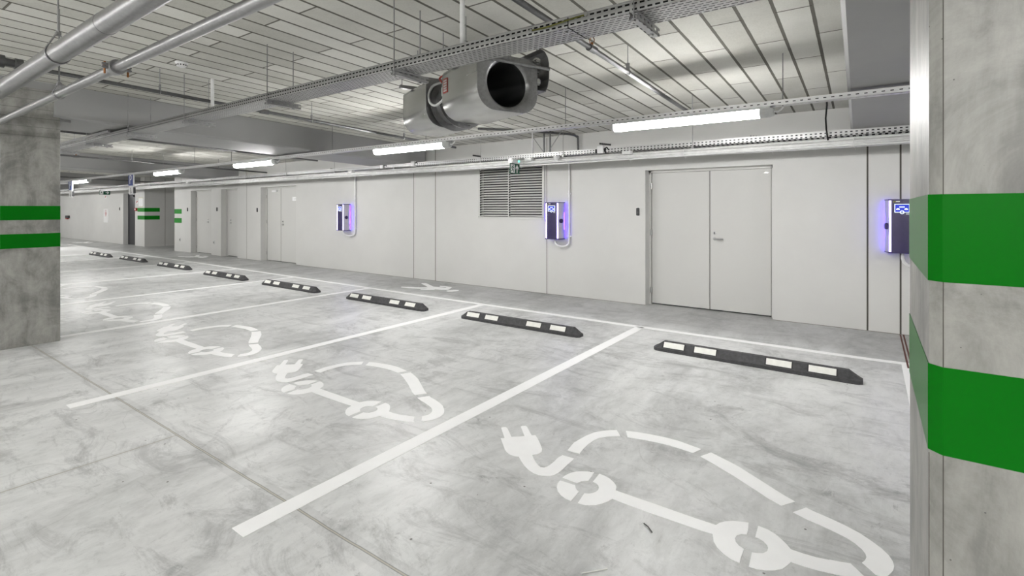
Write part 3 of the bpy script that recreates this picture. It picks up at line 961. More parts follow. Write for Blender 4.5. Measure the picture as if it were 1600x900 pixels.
# main perforated tray
TY, TZ = 2.265, 2.432
r = thing('cable_tray', (-12, TY + 0.1, TZ), 'wide perforated cable tray crossing the whole ceiling on threaded rods', 'cable tray')
TX0, TX1 = -30.0, 6.0
mb = MB()
mb.box(TX0, TX1, TY, TY + T, TZ, TZ + 0.054).box(TX0, TX1, TY + 0.205, TY + 0.205 + T, TZ, TZ + 0.054).box(TX0, TX1, TY, TY + 0.206, TZ, TZ + T)
part(mb, 'tray', M['tray_a'], r, origin=(0, TY, TZ))
mb = MB().tube([(TX0, TY, TZ + 0.055), (TX1, TY, TZ + 0.055)], 0.0035, 6).tube([(TX0, TY + 0.206, TZ + 0.055), (TX1, TY + 0.206, TZ + 0.055)], 0.0035, 6)
part(mb, 'rolled_edge', M['galv'], r)
mb = MB()
for yy in (0.02, 0.052, 0.084, 0.116, 0.148, 0.18):
    mb.tube([(TX0, TY + yy + 0.004, TZ + 0.021), (TX1, TY + yy + 0.004, TZ + 0.021)], 0.0165, 8)
mb.box(TX0, TX1, TY + 0.006, TY + 0.2, TZ + 0.006, TZ + 0.049)
o = part(mb, 'dark_slot_fill', M['cable'], r)  # unseen bed of cables and block, added so the tray slots look dark
o['kind'] = 'stuff'
for x in (-0.905, -2.57, -4.16, -5.78, -7.36, -8.95, -10.5, -12.1, -13.7, -15.3, 0.9):
    bz = TZ - 0.042
    mb = MB().box(x - 0.02, x - 0.0185, TY - 0.025, TY + 0.285, bz, bz + 0.04).box(x + 0.0185, x + 0.02, TY - 0.025, TY + 0.285, bz, bz + 0.04).box(x - 0.02, x + 0.02, TY - 0.025, TY + 0.285, bz, bz + 0.0015)
    # the slots run along y here: turn the pattern with the object
    Rz = Matrix.Rotation(-PI / 2, 4, 'Z')
    c = Vector((x, TY, bz))
    mb.v = [tuple(c + Rz @ (Vector(p) - c)) for p in mb.v]
    o = part(mb, 'support_bracket', M['bracket'], r, origin=c)
    o.rotation_euler = (0, 0, PI / 2)
    part(rod_mb(x - 0.0, TY - 0.014, bz), 'hanger_rod', M['rod'], r)
    part(rod_mb(x - 0.0, TY + 0.222, bz), 'hanger_rod', M['rod'], r)
    mb = MB()
    for yy in (TY - 0.014, TY + 0.222):
        mb.prism([(0.011 * math.cos(k * PI / 3), 0.011 * math.sin(k * PI / 3)) for k in range(6)], 0, 0.009, Matrix.Translation((x, yy, bz - 0.011)))
    part(mb, 'nut', M['steel'], r)
# joint in the tray with its earth wire
part(MB().box(-1.266, -1.262, TY - 0.002, TY + 0.206, TZ - 0.002, TZ + 0.056), 'tray_joint', M['cable'], r)
part(MB().tube([(-1.49, TY - 0.004, TZ + 0.030), (-1.40, TY - 0.008, TZ + 0.026), (-1.32, TY - 0.008, TZ + 0.031), (-1.21, TY - 0.008, TZ + 0.040), (-1.16, TY - 0.004, TZ + 0.042)], 0.004, 8), 'earth_wire', M['yellow'], r, smooth=True)
mb = MB()
for x, z in ((-1.49, 0.030), (-1.16, 0.042)):
    mb.lathe([(0, 0), (0.010, 0), (0.010, 0.006), (0, 0.008)], 10, FRONT(x, TY - 0.002, TZ + z))
for x, yy in ((-1.30, 0.12), (-1.30, 0.05), (-1.23, 0.12)):
    mb.lathe([(0, 0), (0.008, 0), (0.008, -0.006), (0, -0.007)], 10, Matrix.Translation((x, TY + yy, TZ - 0.001)))
part(mb, 'tray_bolt', M['steel'], r)

# slim bright channel that joins the tray beyond the beam
mb = MB().box(-26, -7.9, TY - 0.06, TY - 0.03, TZ + 0.05, TZ + 0.075)
tag(mb.build('cable_channel', M['galv'], None, (-15, TY, TZ + 0.05)), 'thin bright metal channel along the far part of the wide cable tray', 'cable channel')

# wall tray
BY, BZ = 6.93, 2.345
r = thing('cable_tray', (-15, BY, BZ), 'bright perforated cable tray running along the wall above the doors', 'cable tray')
mb = MB()
segs = [(-42.0, -8.35), (-8.2, -7.42), (-7.30, -3.40), (-3.22, 7.9)]
for a, b in segs:
    mb.box(a, b, BY, BY + T, BZ, BZ + 0.07).box(a, b, BY + 0.26, BY + 0.26 + T, BZ, BZ + 0.07).box(a, b, BY, BY + 0.26, BZ, BZ + T)
part(mb, 'tray', M['tray_b'], r, origin=(0, BY, BZ - 0.005))
mb = MB()
for yy in (0.03, 0.075, 0.12, 0.165, 0.21):
    mb.tube([(-42, BY + yy + 0.01, BZ + 0.024), (7.9, BY + yy + 0.01, BZ + 0.024)], 0.017, 8)
mb.box(-42, 7.9, BY + 0.012, BY + 0.245, BZ + 0.02, BZ + 0.062)
o = part(mb, 'dark_slot_fill', M['cable'], r)  # unseen fill, added to darken what shows through the perforations
o['kind'] = 'stuff'
for x in (-0.42, -1.95, -3.95, -5.63, -7.9, -9.9, -11.9, -13.9, -15.9, -18, -20.5, -23):
    mb = MB().box(x - 0.018, x + 0.018, BY - 0.02, BY + 0.62, BZ - 0.036, BZ - 0.004)
    part(mb, 'support_bracket', M['rod'], r)
    part(rod_mb(x, BY - 0.010, BZ - 0.045), 'hanger_rod', M['rod'], r)
for x in (-8.28, -7.36, -3.31):
    part(MB().bbox(x - 0.05, x + 0.05, BY - 0.02, BY + 0.06, BZ - 0.005, BZ + 0.10, 0.006), 'junction_box', M['white_plastic'], r)
    part(MB().tube([(x + 0.05, BY + 0.01, BZ + 0.05), (x + 0.10, BY + 0.0, BZ + 0.075), (x + 0.14, BY + 0.01, BZ + 0.03)], 0.012, 8), 'cable_end', M['cable'], r, smooth=True)

# bundle of pale conduits under that tray
r = thing('conduit_bundle', (-15, BY, 2.26), 'bundle of pale cable conduits strapped together under the wall cable tray', 'conduits')
cond = [(0.0, 2.262, 0.030), (0.015, 2.300, 0.018), (-0.02, 2.222, 0.012), (0.055, 2.275, 0.022), (0.05, 2.228, 0.016), (-0.035, 2.243, 0.009)]
for k, (dy, z, rr) in enumerate(cond):
    x = -38.0
    path = []
    while x < 7.9:
        path.append((x, BY - 0.03 + dy + 0.006 * math.sin(x * 1.7 + k * 2), z + 0.006 * math.sin(x * 1.1 + k * 1.3)))
        x += 0.6
    part(MB().tube(path, rr, 10), 'conduit', M['conduit'], r, smooth=True)
x = -21.5
while x < 1.0:
    cx = x + random.uniform(-0.08, 0.08)
    pts = [(cx + 0.02 * math.cos(a) * 0.6, BY - 0.02 + 0.062 * math.cos(a), 2.262 + 0.062 * math.sin(a)) for a in [2 * PI * k / 16 for k in range(17)]]
    mb = MB().tube(pts, 0.0032, 6, caps=False).tube([pts[12], (pts[12][0] + 0.01, pts[12][1] - 0.01, pts[12][2] - 0.03)], 0.002, 5)
    part(mb, 'cable_tie', M['white_plastic'], r)
    x += 0.93
for x in (-4.55, -2.85, -9.2, -17.3):
    part(MB().bbox(x - 0.07, x + 0.07, BY - 0.12, BY - 0.04, 2.285, 2.335, 0.006), 'junction_box', M['white_plastic'], r)

# supporting frame and conduits between tray and ceiling
r = thing('support_frame', (-4.35, 7.1, 2.4), 'steel frame with crossed braces above the wall cable tray, over the middle charger', 'frame')
part(MB().tube([(-4.634, 7.08, 2.42), (-4.634, 7.08, ceil_z(7.1))], 0.012, 10), 'post', M['conduit'], r)
for x in (-4.418, -4.30):
    part(MB().box(x - 0.011, x + 0.011, 7.09, 7.11, 2.42, 2.80), 'post', M['galv_dark'], r)
part(MB().tube([(-4.62, 7.08, 2.70), (-4.43, 7.1, 2.45)], 0.006, 8), 'brace', M['rod'], r)
part(MB().tube([(-4.33, 7.1, 2.45), (-4.05, 7.08, 2.79)], 0.006, 8), 'brace', M['rod'], r)
mb = MB().tube(smooth_path([(-5.1, 6.2, 2.78), (-4.6, 6.7, 2.765), (-4.2, 7.2, 2.75), (-4.05, 7.40, 2.74), (-4.0, 7.46, 2.71), (-3.99, 7.49, 2.68), (-3.99, 7.50, 2.3)]), 0.018, 10)
tag(mb.build('conduit', M['galv_dark'], None, (-4, 7.5, 2.3), smooth=True), 'dark conduit bending from the ceiling down the wall above the middle charger', 'conduit')
for x, y, z0, rr, mat, lab in [(-1.62, 2.50, 2.45, 0.017, 'conduit', 'thick pale vertical tube from ceiling to the wide cable tray above the jet fan'),
                               (-4.95, 2.50, 2.45, 0.017, 'conduit', 'pale vertical tube from the ceiling to the far part of the wide cable tray')]:
    x = {-1.62: -1.62, -4.95: -4.95}[x]
    rt = {-1.62: (722.5), -4.95: (332)}[x]
    q = (rt - 800) / 783.3
    k = (-0.5814 + q * 0.8136) / (0.8136 + q * 0.5814)
    xx = y * k
    mb = MB().tube([(xx, y, z0), (xx, y, ceil_z(y) + 0.01)], rr, 12)
    tag(mb.build('drop_tube', M[mat], None, (xx, y, z0), smooth=True), lab, 'conduit')
mb = MB().tube([(-0.40, 6.90, 2.30), (-0.415, 6.88, 2.42), (-0.42, 6.85, 2.55), (-0.405, 6.8, 2.70), (-0.41, 6.8, ceil_z(6.8) + 0.01)], 0.009, 8)
tag(mb.build('hanging_cable', M['cable'], None, (-0.4, 6.9, 2.3), smooth=True), 'black cable dropping from the ceiling to the wall tray, left of the right beam', 'cable')
for x, z, lab in ((-6.33, 2.545, 'small black cable clips on the wall above the louvre'), (-3.62, 2.57, 'small black cable clips on the wall above the middle charger, to its right'), (-10.95, 2.50, 'small black cable clips on the wall above the far tube light'), (-1.35, 2.50, 'small loop of wire clips on the wall above the double door')):
    mb = MB()
    for k in range(6):
        mb.bbox(x + k * 0.035, x + k * 0.035 + 0.018, WY - 0.03, WY + 0.002, z - k * 0.006 - 0.014, z - k * 0.006 + 0.016, 0.004)
    mb.tube([(x, WY - 0.02, z), (x + 0.2, WY - 0.02, z - 0.035)], 0.004, 8)
    tag(mb.build('cable_clip', M['black'] if x != -1.35 else M['rod'], None, (x, WY, z)), lab, 'cable clips', 'cable clips high on the wall')


# ------------------------------------------------------------------ sprinkler pipes running towards the wall
def sprinkler_pipe(x, label, zz, heads, clamps, y0=-6.0, y1=7.5, r_=0.019):
    r = thing('sprinkler_pipe', (x, 1.0, zz), label, 'pipe', 'sprinkler pipes under the ceiling')
    zf = lambda y: zz - SL * y
    xf = lambda y: x - TW * (y - 3)
    part(MB().tube([(xf(y0), y0, zf(y0)), (xf(y1), y1, zf(y1))], r_, 16), 'pipe', M['galv_dark'] if r_ < 0.03 else M['galv'], r, smooth=True)
    for y in clamps:
        xx, z = xf(y), zf(y)
        mb = MB().tube([(xx + 0.023 * math.cos(a), y, z + 0.023 * math.sin(a)) for a in [2 * PI * k / 14 for k in range(15)]], 0.003, 6, caps=False)
        mb.box(xx - 0.014, xx + 0.014, y - 0.006, y + 0.006, z + 0.020, z + 0.075)
        part(mb, 'pipe_clamp', M['rod'], r)
        part(rod_mb(xx, y, z + 0.06), 'hanger_rod', M['rod'], r)
    for y in heads:
        xx, z = xf(y), zf(y)
        part(MB().tube([(xx, y - 0.05, z), (xx, y + 0.05, z)], r_ + 0.007, 14), 'tee_fitting', M['galv_dark'], r, smooth=True)
        hd = part(MB().tube([(xx, y, z + 0.02), (xx, y, z + 0.045)], 0.010, 10), 'sprinkler_head', M['brass'], r, smooth=True)
        mb = MB().tube([(xx - 0.016, y, z + 0.045), (xx - 0.019, y, z + 0.065), (xx - 0.006, y, z + 0.085)], 0.003, 6).tube([(xx + 0.016, y, z + 0.045), (xx + 0.019, y, z + 0.065), (xx + 0.006, y, z + 0.085)], 0.003, 6)
        mb.lathe([(0, 0.088), (0.017, 0.088), (0.017, 0.091), (0, 0.091)], 14, Matrix.Translation((xx, y, z)))
        part(mb, 'frame_arm', M['brass'], hd, origin=ORG[r])
        hd.children[0].location = (0, 0, 0)
    return r


sprinkler_pipe(-1.62, 'steel sprinkler pipe at the top right of the fan, crossing behind the wide tray', 2.725, [3.26], [3.94, 5.9, 0.5], y1=6.15)
sprinkler_pipe(-5.79, 'steel sprinkler pipe passing behind the wide cable tray left of the fan', 2.715, [3.1], [2.03, 3.72, 5.3], y1=6.5)
sprinkler_pipe(-9.86, 'sprinkler pipe seen just beyond the first deep beam', 2.715, [], [3.8, 5.2], y1=6.5)
sprinkler_pipe(-13.8, 'sprinkler pipe with a bright streak in front of the second beam', 2.70, [3.3], [4.3, 6.2])
sprinkler_pipe(-21.5, 'farthest sprinkler pipe high at the left', 2.66, [], [4.3, 6.2], y0=0)


# ------------------------------------------------------------------ the two big pipes at the top left
def loop_hanger(r, x, y, z, R):
    pts = [(x, y - R * math.sin(a), z - R * math.cos(a)) for a in [math.radians(d) for d in range(-115, 116, 10)]]
    ey, ez = R * 0.25, z + R * 2.05
    a0, a1 = pts[0], pts[-1]
    pts = [(x, y + ey * 0.4, ez)] + pts + [(x, y - ey * 0.4, ez)]
    part(MB().tube(pts, 0.0045, 8), 'loop_hanger', M['rod'], r, smooth=True)
    part(rod_mb(x, y, ez - 0.01, r=0.005), 'hanger_rod', M['rod'], r)
    mb = MB().box(x - 0.018, x + 0.018, y - 0.012, y + 0.012, ez - 0.014, ez + 0.006)
    mb.prism([(0.012 * math.cos(k * PI / 3), 0.012 * math.sin(k * PI / 3)) for k in range(6)], 0, 0.01, Matrix.Translation((x, y, ez + 0.006)))
    part(mb, 'hanger_nut', M['rod'], r)


r = thing('steel_pipe', (-2, 0.90, 2.476), 'thick galvanised pipe across the top left corner, larger of the two', 'pipe', 'thick pipes at the top left')
part(MB().tube([(-9, 0.90, 2.47), (4, 0.90, 2.47)], 0.056, 40), 'pipe', M['galv'], r, origin=(-3, 0.90, 2.47), smooth=True)
part(MB().tube([(-9, 0.90, 2.47), (-3.25, 0.90, 2.47)], 0.0575, 40), 'pipe_sleeve', M['galv'], r, origin=(-7, 0.90, 2.47), smooth=True)
loop_hanger(r, -4.13, 0.90, 2.47, 0.062)
r = thing('steel_pipe', (-2, 1.04, 2.325), 'thinner galvanised pipe below the thick one with a bolted coupling', 'pipe', 'thick pipes at the top left')
PY, PZ2, PR = 1.03, 2.318, 0.029
part(MB().tube([(-9, PY, PZ2), (4, PY, PZ2)], PR, 32), 'pipe', M['galv'], r, origin=(-3, PY, PZ2), smooth=True)
loop_hanger(r, -4.70, PY, PZ2, PR + 0.006)
cx = -3.55
mb = MB().lathe([(PR, -0.030), (PR + 0.012, -0.030), (PR + 0.014, -0.026), (PR + 0.014, 0.026), (PR + 0.012, 0.030), (PR, 0.030)], 32, Matrix.Translation((cx, PY, PZ2)) @ Matrix.Rotation(PI / 2, 4, 'Y'))
cp = part(mb, 'coupling', M['galv_ring'], r, smooth=True)
for sy in (-1, 1):
    yy = PY + sy * (PR + 0.026)
    mb = MB().bbox(cx - 0.014, cx + 0.014, yy - 0.016, yy + 0.016, PZ2 + 0.002, PZ2 + 0.016, 0.003).bbox(cx - 0.014, cx + 0.014, yy - 0.016, yy + 0.016, PZ2 - 0.016, PZ2 - 0.002, 0.003)
    part(mb, 'coupling_lug', M['galv_ring'], cp, origin=ORG[r]).location = (0, 0, 0)
    mb = MB().tube([(cx, yy, PZ2 - 0.045), (cx, yy, PZ2 + 0.024)], 0.0055, 8)
    part(mb, 'coupling_bolt', M['brass'], cp, origin=ORG[r]).location = (0, 0, 0)

# dark grooved coupling and valve at the far left
r = thing('pipe_fitting', (-5.755, 0.82, 2.77), 'dark grooved pipe fitting at the left edge behind the thick pipe', 'pipe fitting')
vx, vy, vz = -5.755, 0.82, 2.705
mb = MB()
for k, (a, b, rr) in enumerate([(-0.5, -0.10, 0.030), (-0.10, -0.02, 0.055), (-0.02, 0.03, 0.036), (0.03, 0.10, 0.052), (0.10, 0.16, 0.034), (0.16, 0.21, 0.045)]):
    mb.tube([(vx, vy + a, vz - SL * a), (vx, vy + b, vz - SL * b)], rr, 18)
part(mb, 'fitting_body', M['galv_dark'], r, smooth=True)
part(rod_mb(vx, vy - 0.3, vz), 'hanger_rod', M['rod'], r)
part(MB().tube([(vx, vy - 0.06, vz - 0.02), (vx, vy - 0.06, vz - 0.08)], 0.009, 8).tube([(vx + 0.03, vy + 0.06, vz - 0.02), (vx + 0.03, vy + 0.06, vz - 0.075)], 0.009, 8), 'fitting_bolt', M['brass'], r)

# smoke detector
sx, sy = -5.35, 2.06
sz = ceil_z(sy)
r = thing('smoke_detector', (sx, sy, sz), 'round white smoke detector on the ceiling above the left part of the wide tray', 'smoke detector')
part(MB().lathe([(0.0, 0.01), (0.055, 0.01), (0.055, -0.012), (0.050, -0.018), (0.0, -0.018)], 28, Matrix.Translation((sx, sy, sz))), 'base', M['white_plastic'], r, smooth=True)
part(MB().lathe([(0.046, -0.018), (0.046, -0.024), (0.040, -0.042), (0.022, -0.05), (0.0, -0.05)], 28, Matrix.Translation((sx, sy, sz))), 'sensor_head', M['white_plastic'], r, smooth=True)
mb = MB()
for k in range(12):
    a = 2 * PI * k / 12
    mb.box(-0.006, 0.006, 0.0425, 0.0465, -0.036, -0.026, mat=Matrix.Translation((sx, sy, sz)) @ Matrix.Rotation(a, 4, 'Z'))
part(mb, 'sensor_slot', M['black'], r)

# ------------------------------------------------------------------ jet fan
FA = Vector((-0.93, 0.367, 0)).normalized()      # axis, pointing away from the camera
FS = Vector((-FA.y, FA.x, 0)) * -1               # across, to the right seen from the open end
FC = Vector((-2.165, 2.985, 2.42))
FM = Matrix(((FS.x, 0, FA.x, FC.x), (FS.y, 0, FA.y, FC.y), (0, 1, 0, FC.z), (0, 0, 0, 1)))   # local x = across, y = up, z = along the axis
r = thing('jet_fan', tuple(FC), 'large bare metal jet fan hung from the ceiling, open round end to the right', 'fan')


def resample(pts, n):
    P = [Vector(p) for p in pts]
    L = [0.0]
    for a, c in zip(P, P[1:] + P[:1]):
        L.append(L[-1] + (c - a).length)
    out, Q = [], P + P[:1]
    for k in range(n):
        t = L[-1] * k / n
        i = max(j for j in range(len(P)) if L[j] <= t + 1e-9)
        out.append(Q[i].lerp(Q[i + 1], (t - L[i]) / max(1e-9, L[i + 1] - L[i])))
    return out


def oct_sec(hw, hh, cr, n=8):
    pts = []
    for (cx, cy, a0) in ((hw - cr, hh - cr * 0.35, 0), (-hw + cr, hh - cr * 0.35, 90), (-hw + cr, -hh + cr, 180), (hw - cr, -hh + cr, 270)):
        for i in range(n + 1):
            a = math.radians(a0 + 90 * i / n)
            k = cr if a0 >= 180 else cr
            ry = cr if a0 >= 180 else cr * 0.35
            pts.append((cx + cr * math.cos(a), cy + ry * math.sin(a)))
    return pts


SEC = [tuple(p) for p in resample(oct_sec(0.262, 0.205, 0.15), 72)]


def shell(z0, z1, near_open):
    rings = [[FM @ Vector((a * k, b * k, z)) for a, b in SEC] for z, k in ((z0, 1.0), (z0 + 0.004, 1.006), (z1 - 0.004, 1.006), (z1, 1.0))]
    return MB().loft(rings)


def face(z, rad, lip):
    """end plate with a bell-mouth round opening; lip > 0 goes inward along the axis"""
    n = len(SEC)
    rings = [[FM @ Vector((a, b, z)) for a, b in SEC]]
    for k, (rr, dz) in enumerate([(rad + 0.040, 0.0), (rad + 0.022, 0.006), (rad + 0.008, 0.024), (rad, 0.055), (rad, 0.30), (rad * 0.995, 0.52)]):
        ring = []
        for a, b in SEC:
            t = math.atan2(b * 1.15, a)
            ring.append(FM @ Vector((rr * math.cos(t), rr * math.sin(t), z + lip * dz)))
        rings.append(ring)
    return rings


for z0, z1, nm in ((0.0, 0.58, 'near'), (0.90, 1.45, 'far')):
    s_ = part(shell(z0, z1, True), 'silencer_shell', M['galv_bright'], r, smooth=True)
    for z, lip in ((z0, 1), (z1, -1)):
        R = face(z, 0.16, lip)
        part(MB().loft(R[:4]), 'end_plate', M['galv_ring'], r, smooth=True)
        part(MB().loft(R[3:]), 'duct_lining', M['duct'], r, smooth=True)
# flanges and impeller housing in the middle
part(MB().lathe([(0.165, 0.56), (0.185, 0.58), (0.185, 0.90), (0.165, 0.92)], 40, FM), 'fan_casing', M['galv_ring'], r, smooth=True)
for z in (0.60, 0.70, 0.87):
    prof = [(0.185, z), (0.235 if z > 0.62 else 0.215, z), (0.235 if z > 0.62 else 0.215, z + 0.006), (0.185, z + 0.006)]
    part(MB().lathe(prof, 40, FM), 'flange', M['galv_ring'], r, smooth=True)
rr_ = [[FM @ Vector((a * 1.03, b * 1.04, z)) for a, b in SEC] for z in (0.885, 0.895)]
part(MB().loft(rr_, cap0=False), 'flange', M['galv_ring'], r)
mb = MB()
for k in range(12):
    a = 2 * PI * (k + 0.5) / 12
    mb.prism([(0.008 * math.cos(j * PI / 3), 0.008 * math.sin(j * PI / 3)) for j in range(6)], 0.690, 0.72, FM @ Matrix.Translation((0.215 * math.cos(a), 0.215 * math.sin(a), 0)))
part(mb, 'flange_bolt', M['steel'], r)
mb = MB()
for k in range(7):
    a = 2 * PI * k / 7
    mb.box(-0.022, 0.022, 0.04, 0.158, -0.003, 0.003, mat=FM @ Matrix.Translation((0, 0, 0.72)) @ Matrix.Rotation(a, 4, 'Z') @ Matrix.Rotation(0.6, 4, 'Y'))
mb.lathe([(0.0, 0.60), (0.03, 0.62), (0.045, 0.66), (0.045, 0.85), (0.0, 0.87)], 20, FM)
part(mb, 'impeller', M['galv_dark'], r, smooth=True)
# terminal box, red cable and grey flexible conduit on the near side of the casing
tb = part(MB().bbox(-0.225, -0.185, 0.005, 0.085, 0.60, 0.68, 0.006, mat=FM), 'terminal_box', M['white_plastic'], r)
P_ = lambda a, b, c: tuple(FM @ Vector((a, b, c)))
part(MB().tube(smooth_path([P_(-0.20, 0.08, 0.63), P_(-0.225, 0.12, 0.66), P_(-0.22, 0.165, 0.72), P_(-0.20, 0.185, 0.66), P_(-0.20, 0.17, 0.60), P_(-0.21, 0.12, 0.58)]), 0.008, 10), 'red_cable', M['red'], r, smooth=True)
part(MB().tube(smooth_path([P_(-0.16, 0.16, 0.80), P_(-0.22, 0.13, 0.86), P_(-0.255, 0.06, 0.86), P_(-0.265, -0.02, 0.82), P_(-0.25, -0.06, 0.74), P_(-0.225, -0.03, 0.66), P_(-0.21, 0.01, 0.65)]), 0.010, 10), 'flexible_conduit', M['cap'], r, smooth=True)
# red rating label
lm = part(MB().box(-0.2665, -0.261, 0.00, 0.115, 0.48, 0.555, mat=FM), 'rating_label', M['red'], r)
mb = MB()
for k in range(5):
    for j in range(2):
        mb.box(-0.2675, -0.262, 0.010 + k * 0.020, 0.024 + k * 0.020, 0.49 + j * 0.030, 0.514 + j * 0.030, mat=FM)
part(mb, 'label_field', M['cap'], r)
# mounting rails, plate and slotted shield at the open end
for z in (0.10, 0.48, 1.0, 1.38):
    part(MB().box(-0.32, 0.36, 0.205, 0.235, z - 0.02, z + 0.02, mat=FM), 'mounting_rail', M['galv_ring'], r)
    for a in (-0.30, 0.33):
        p = FM @ Vector((a, 0.20, z))
        part(rod_mb(p.x, p.y, p.z), 'hanger_rod', M['rod'], r)
part(MB().box(-0.268, -0.262, 0.06, 0.24, 0.0, 0.16, mat=FM), 'side_plate', M['galv_bright'], r)
part(MB().tube([P_(-0.27, 0.155, -0.02), P_(0.36, 0.155, -0.02)], 0.012, 10), 'cross_bar', M['galv_ring'], r)
# curved shield behind the right shoulder
pts = [(0.28, 0.30), (0.32, 0.285), (0.347, 0.25), (0.360, 0.20), (0.360, 0.08), (0.348, 0.02), (0.33, -0.015)]
rg = [[FM @ Vector((a, b, z)) for a, b in pts] + [FM @ Vector((a - 0.004, b, z)) for a, b in pts[::-1]] for z in (-0.02, 0.26)]
part(MB().loft(rg, cap0=True, cap1=True), 'deflector_shield', M['galv_ring'], r, smooth=False)
part(MB().box(0.262, 0.345, -0.015, -0.010, 0.0, 0.25, mat=FM).box(0.262, 0.35, -0.01, 0.27, 0.25, 0.255, mat=FM), 'shield_bracket', M['galv_dark'], r)
for zz, hh in ((0.19, 0.03), (0.115, 0.05), (0.02, 0.055)):
    part(MB().bbox(0.262, 0.315, zz + 0.04 - hh / 2, zz + 0.04 + hh / 2, 0.02, 0.075, 0.01, mat=FM), 'shield_tab', M['galv_bright'], r)

# ================================================================== ON THE WALL
def louvre():
    x0, x1, z0, z1 = -6.20, -4.685, 1.30, 2.305
    r = thing('ventilation_louvre', ((x0 + x1) / 2, WY, z0), 'large wall ventilation louvre with pale frame and horizontal slats', 'louvre')
    f = 0.05
    y0, y1 = WY - 0.022, WY + 0.05
    mb = MB().bbox(x0, x0 + f, y0, y1, z0, z1, 0.004).bbox(x1 - f, x1, y0, y1, z0, z1, 0.004).bbox(x0 + f, x1 - f, y0, y1, z0, z0 + f, 0.004).bbox(x0 + f, x1 - f, y0, y1, z1 - f, z1, 0.004)
    part(mb, 'frame', M['door'], r)
    xm = -5.47
    part(MB().box(xm - 0.010, xm + 0.010, y0 + 0.004, y1, z0 + f, z1 - f), 'mullion', M['door'], r)
    part(MB().box(x0 + f, x1 - f, y1 + 0.05, y1 + 0.06, z0 + f, z1 - f), 'dark_backing', M['black'], r)
    for a, b in ((x0 + f, xm - 0.010), (xm + 0.010, x1 - f)):
        mb = MB()
        z = z0 + f + 0.012
        while z < z1 - f - 0.03:
            pr = [(0.0, 0.0), (0.003, -0.002), (0.026, 0.022), (0.036, 0.024), (0.036, 0.027), (0.025, 0.026), (0.0, 0.005)]
            R = [[Vector((x, y0 + 0.006 + p, z + q)) for p, q in pr] for x in (a, b)]
            mb.loft(R, cap0=True, cap1=True)
            z += 0.047
        part(mb, 'slat_panel', M['door'], r)
        mb = MB()
        z = z0 + f + 0.02
        while z < z1 - f - 0.03:
            mb.box(a + 0.001, a + 0.022, y0 + 0.001, y0 + 0.02, z + 0.006, z + 0.024)
            z += 0.047
        part(mb, 'slat_clip', M['cable'], r)
    mb = MB()
    for x, z in ((x1 - f / 2, z0 + f / 2 + 0.02), (x0 + f / 2, z0 + f / 2 + 0.02)):
        mb.lathe([(0, 0), (0.007, 0), (0.007, 0.003), (0, 0.004)], 10, FRONT(x, y0, z))
    part(mb, 'screw', M['cable'], r)


louvre()


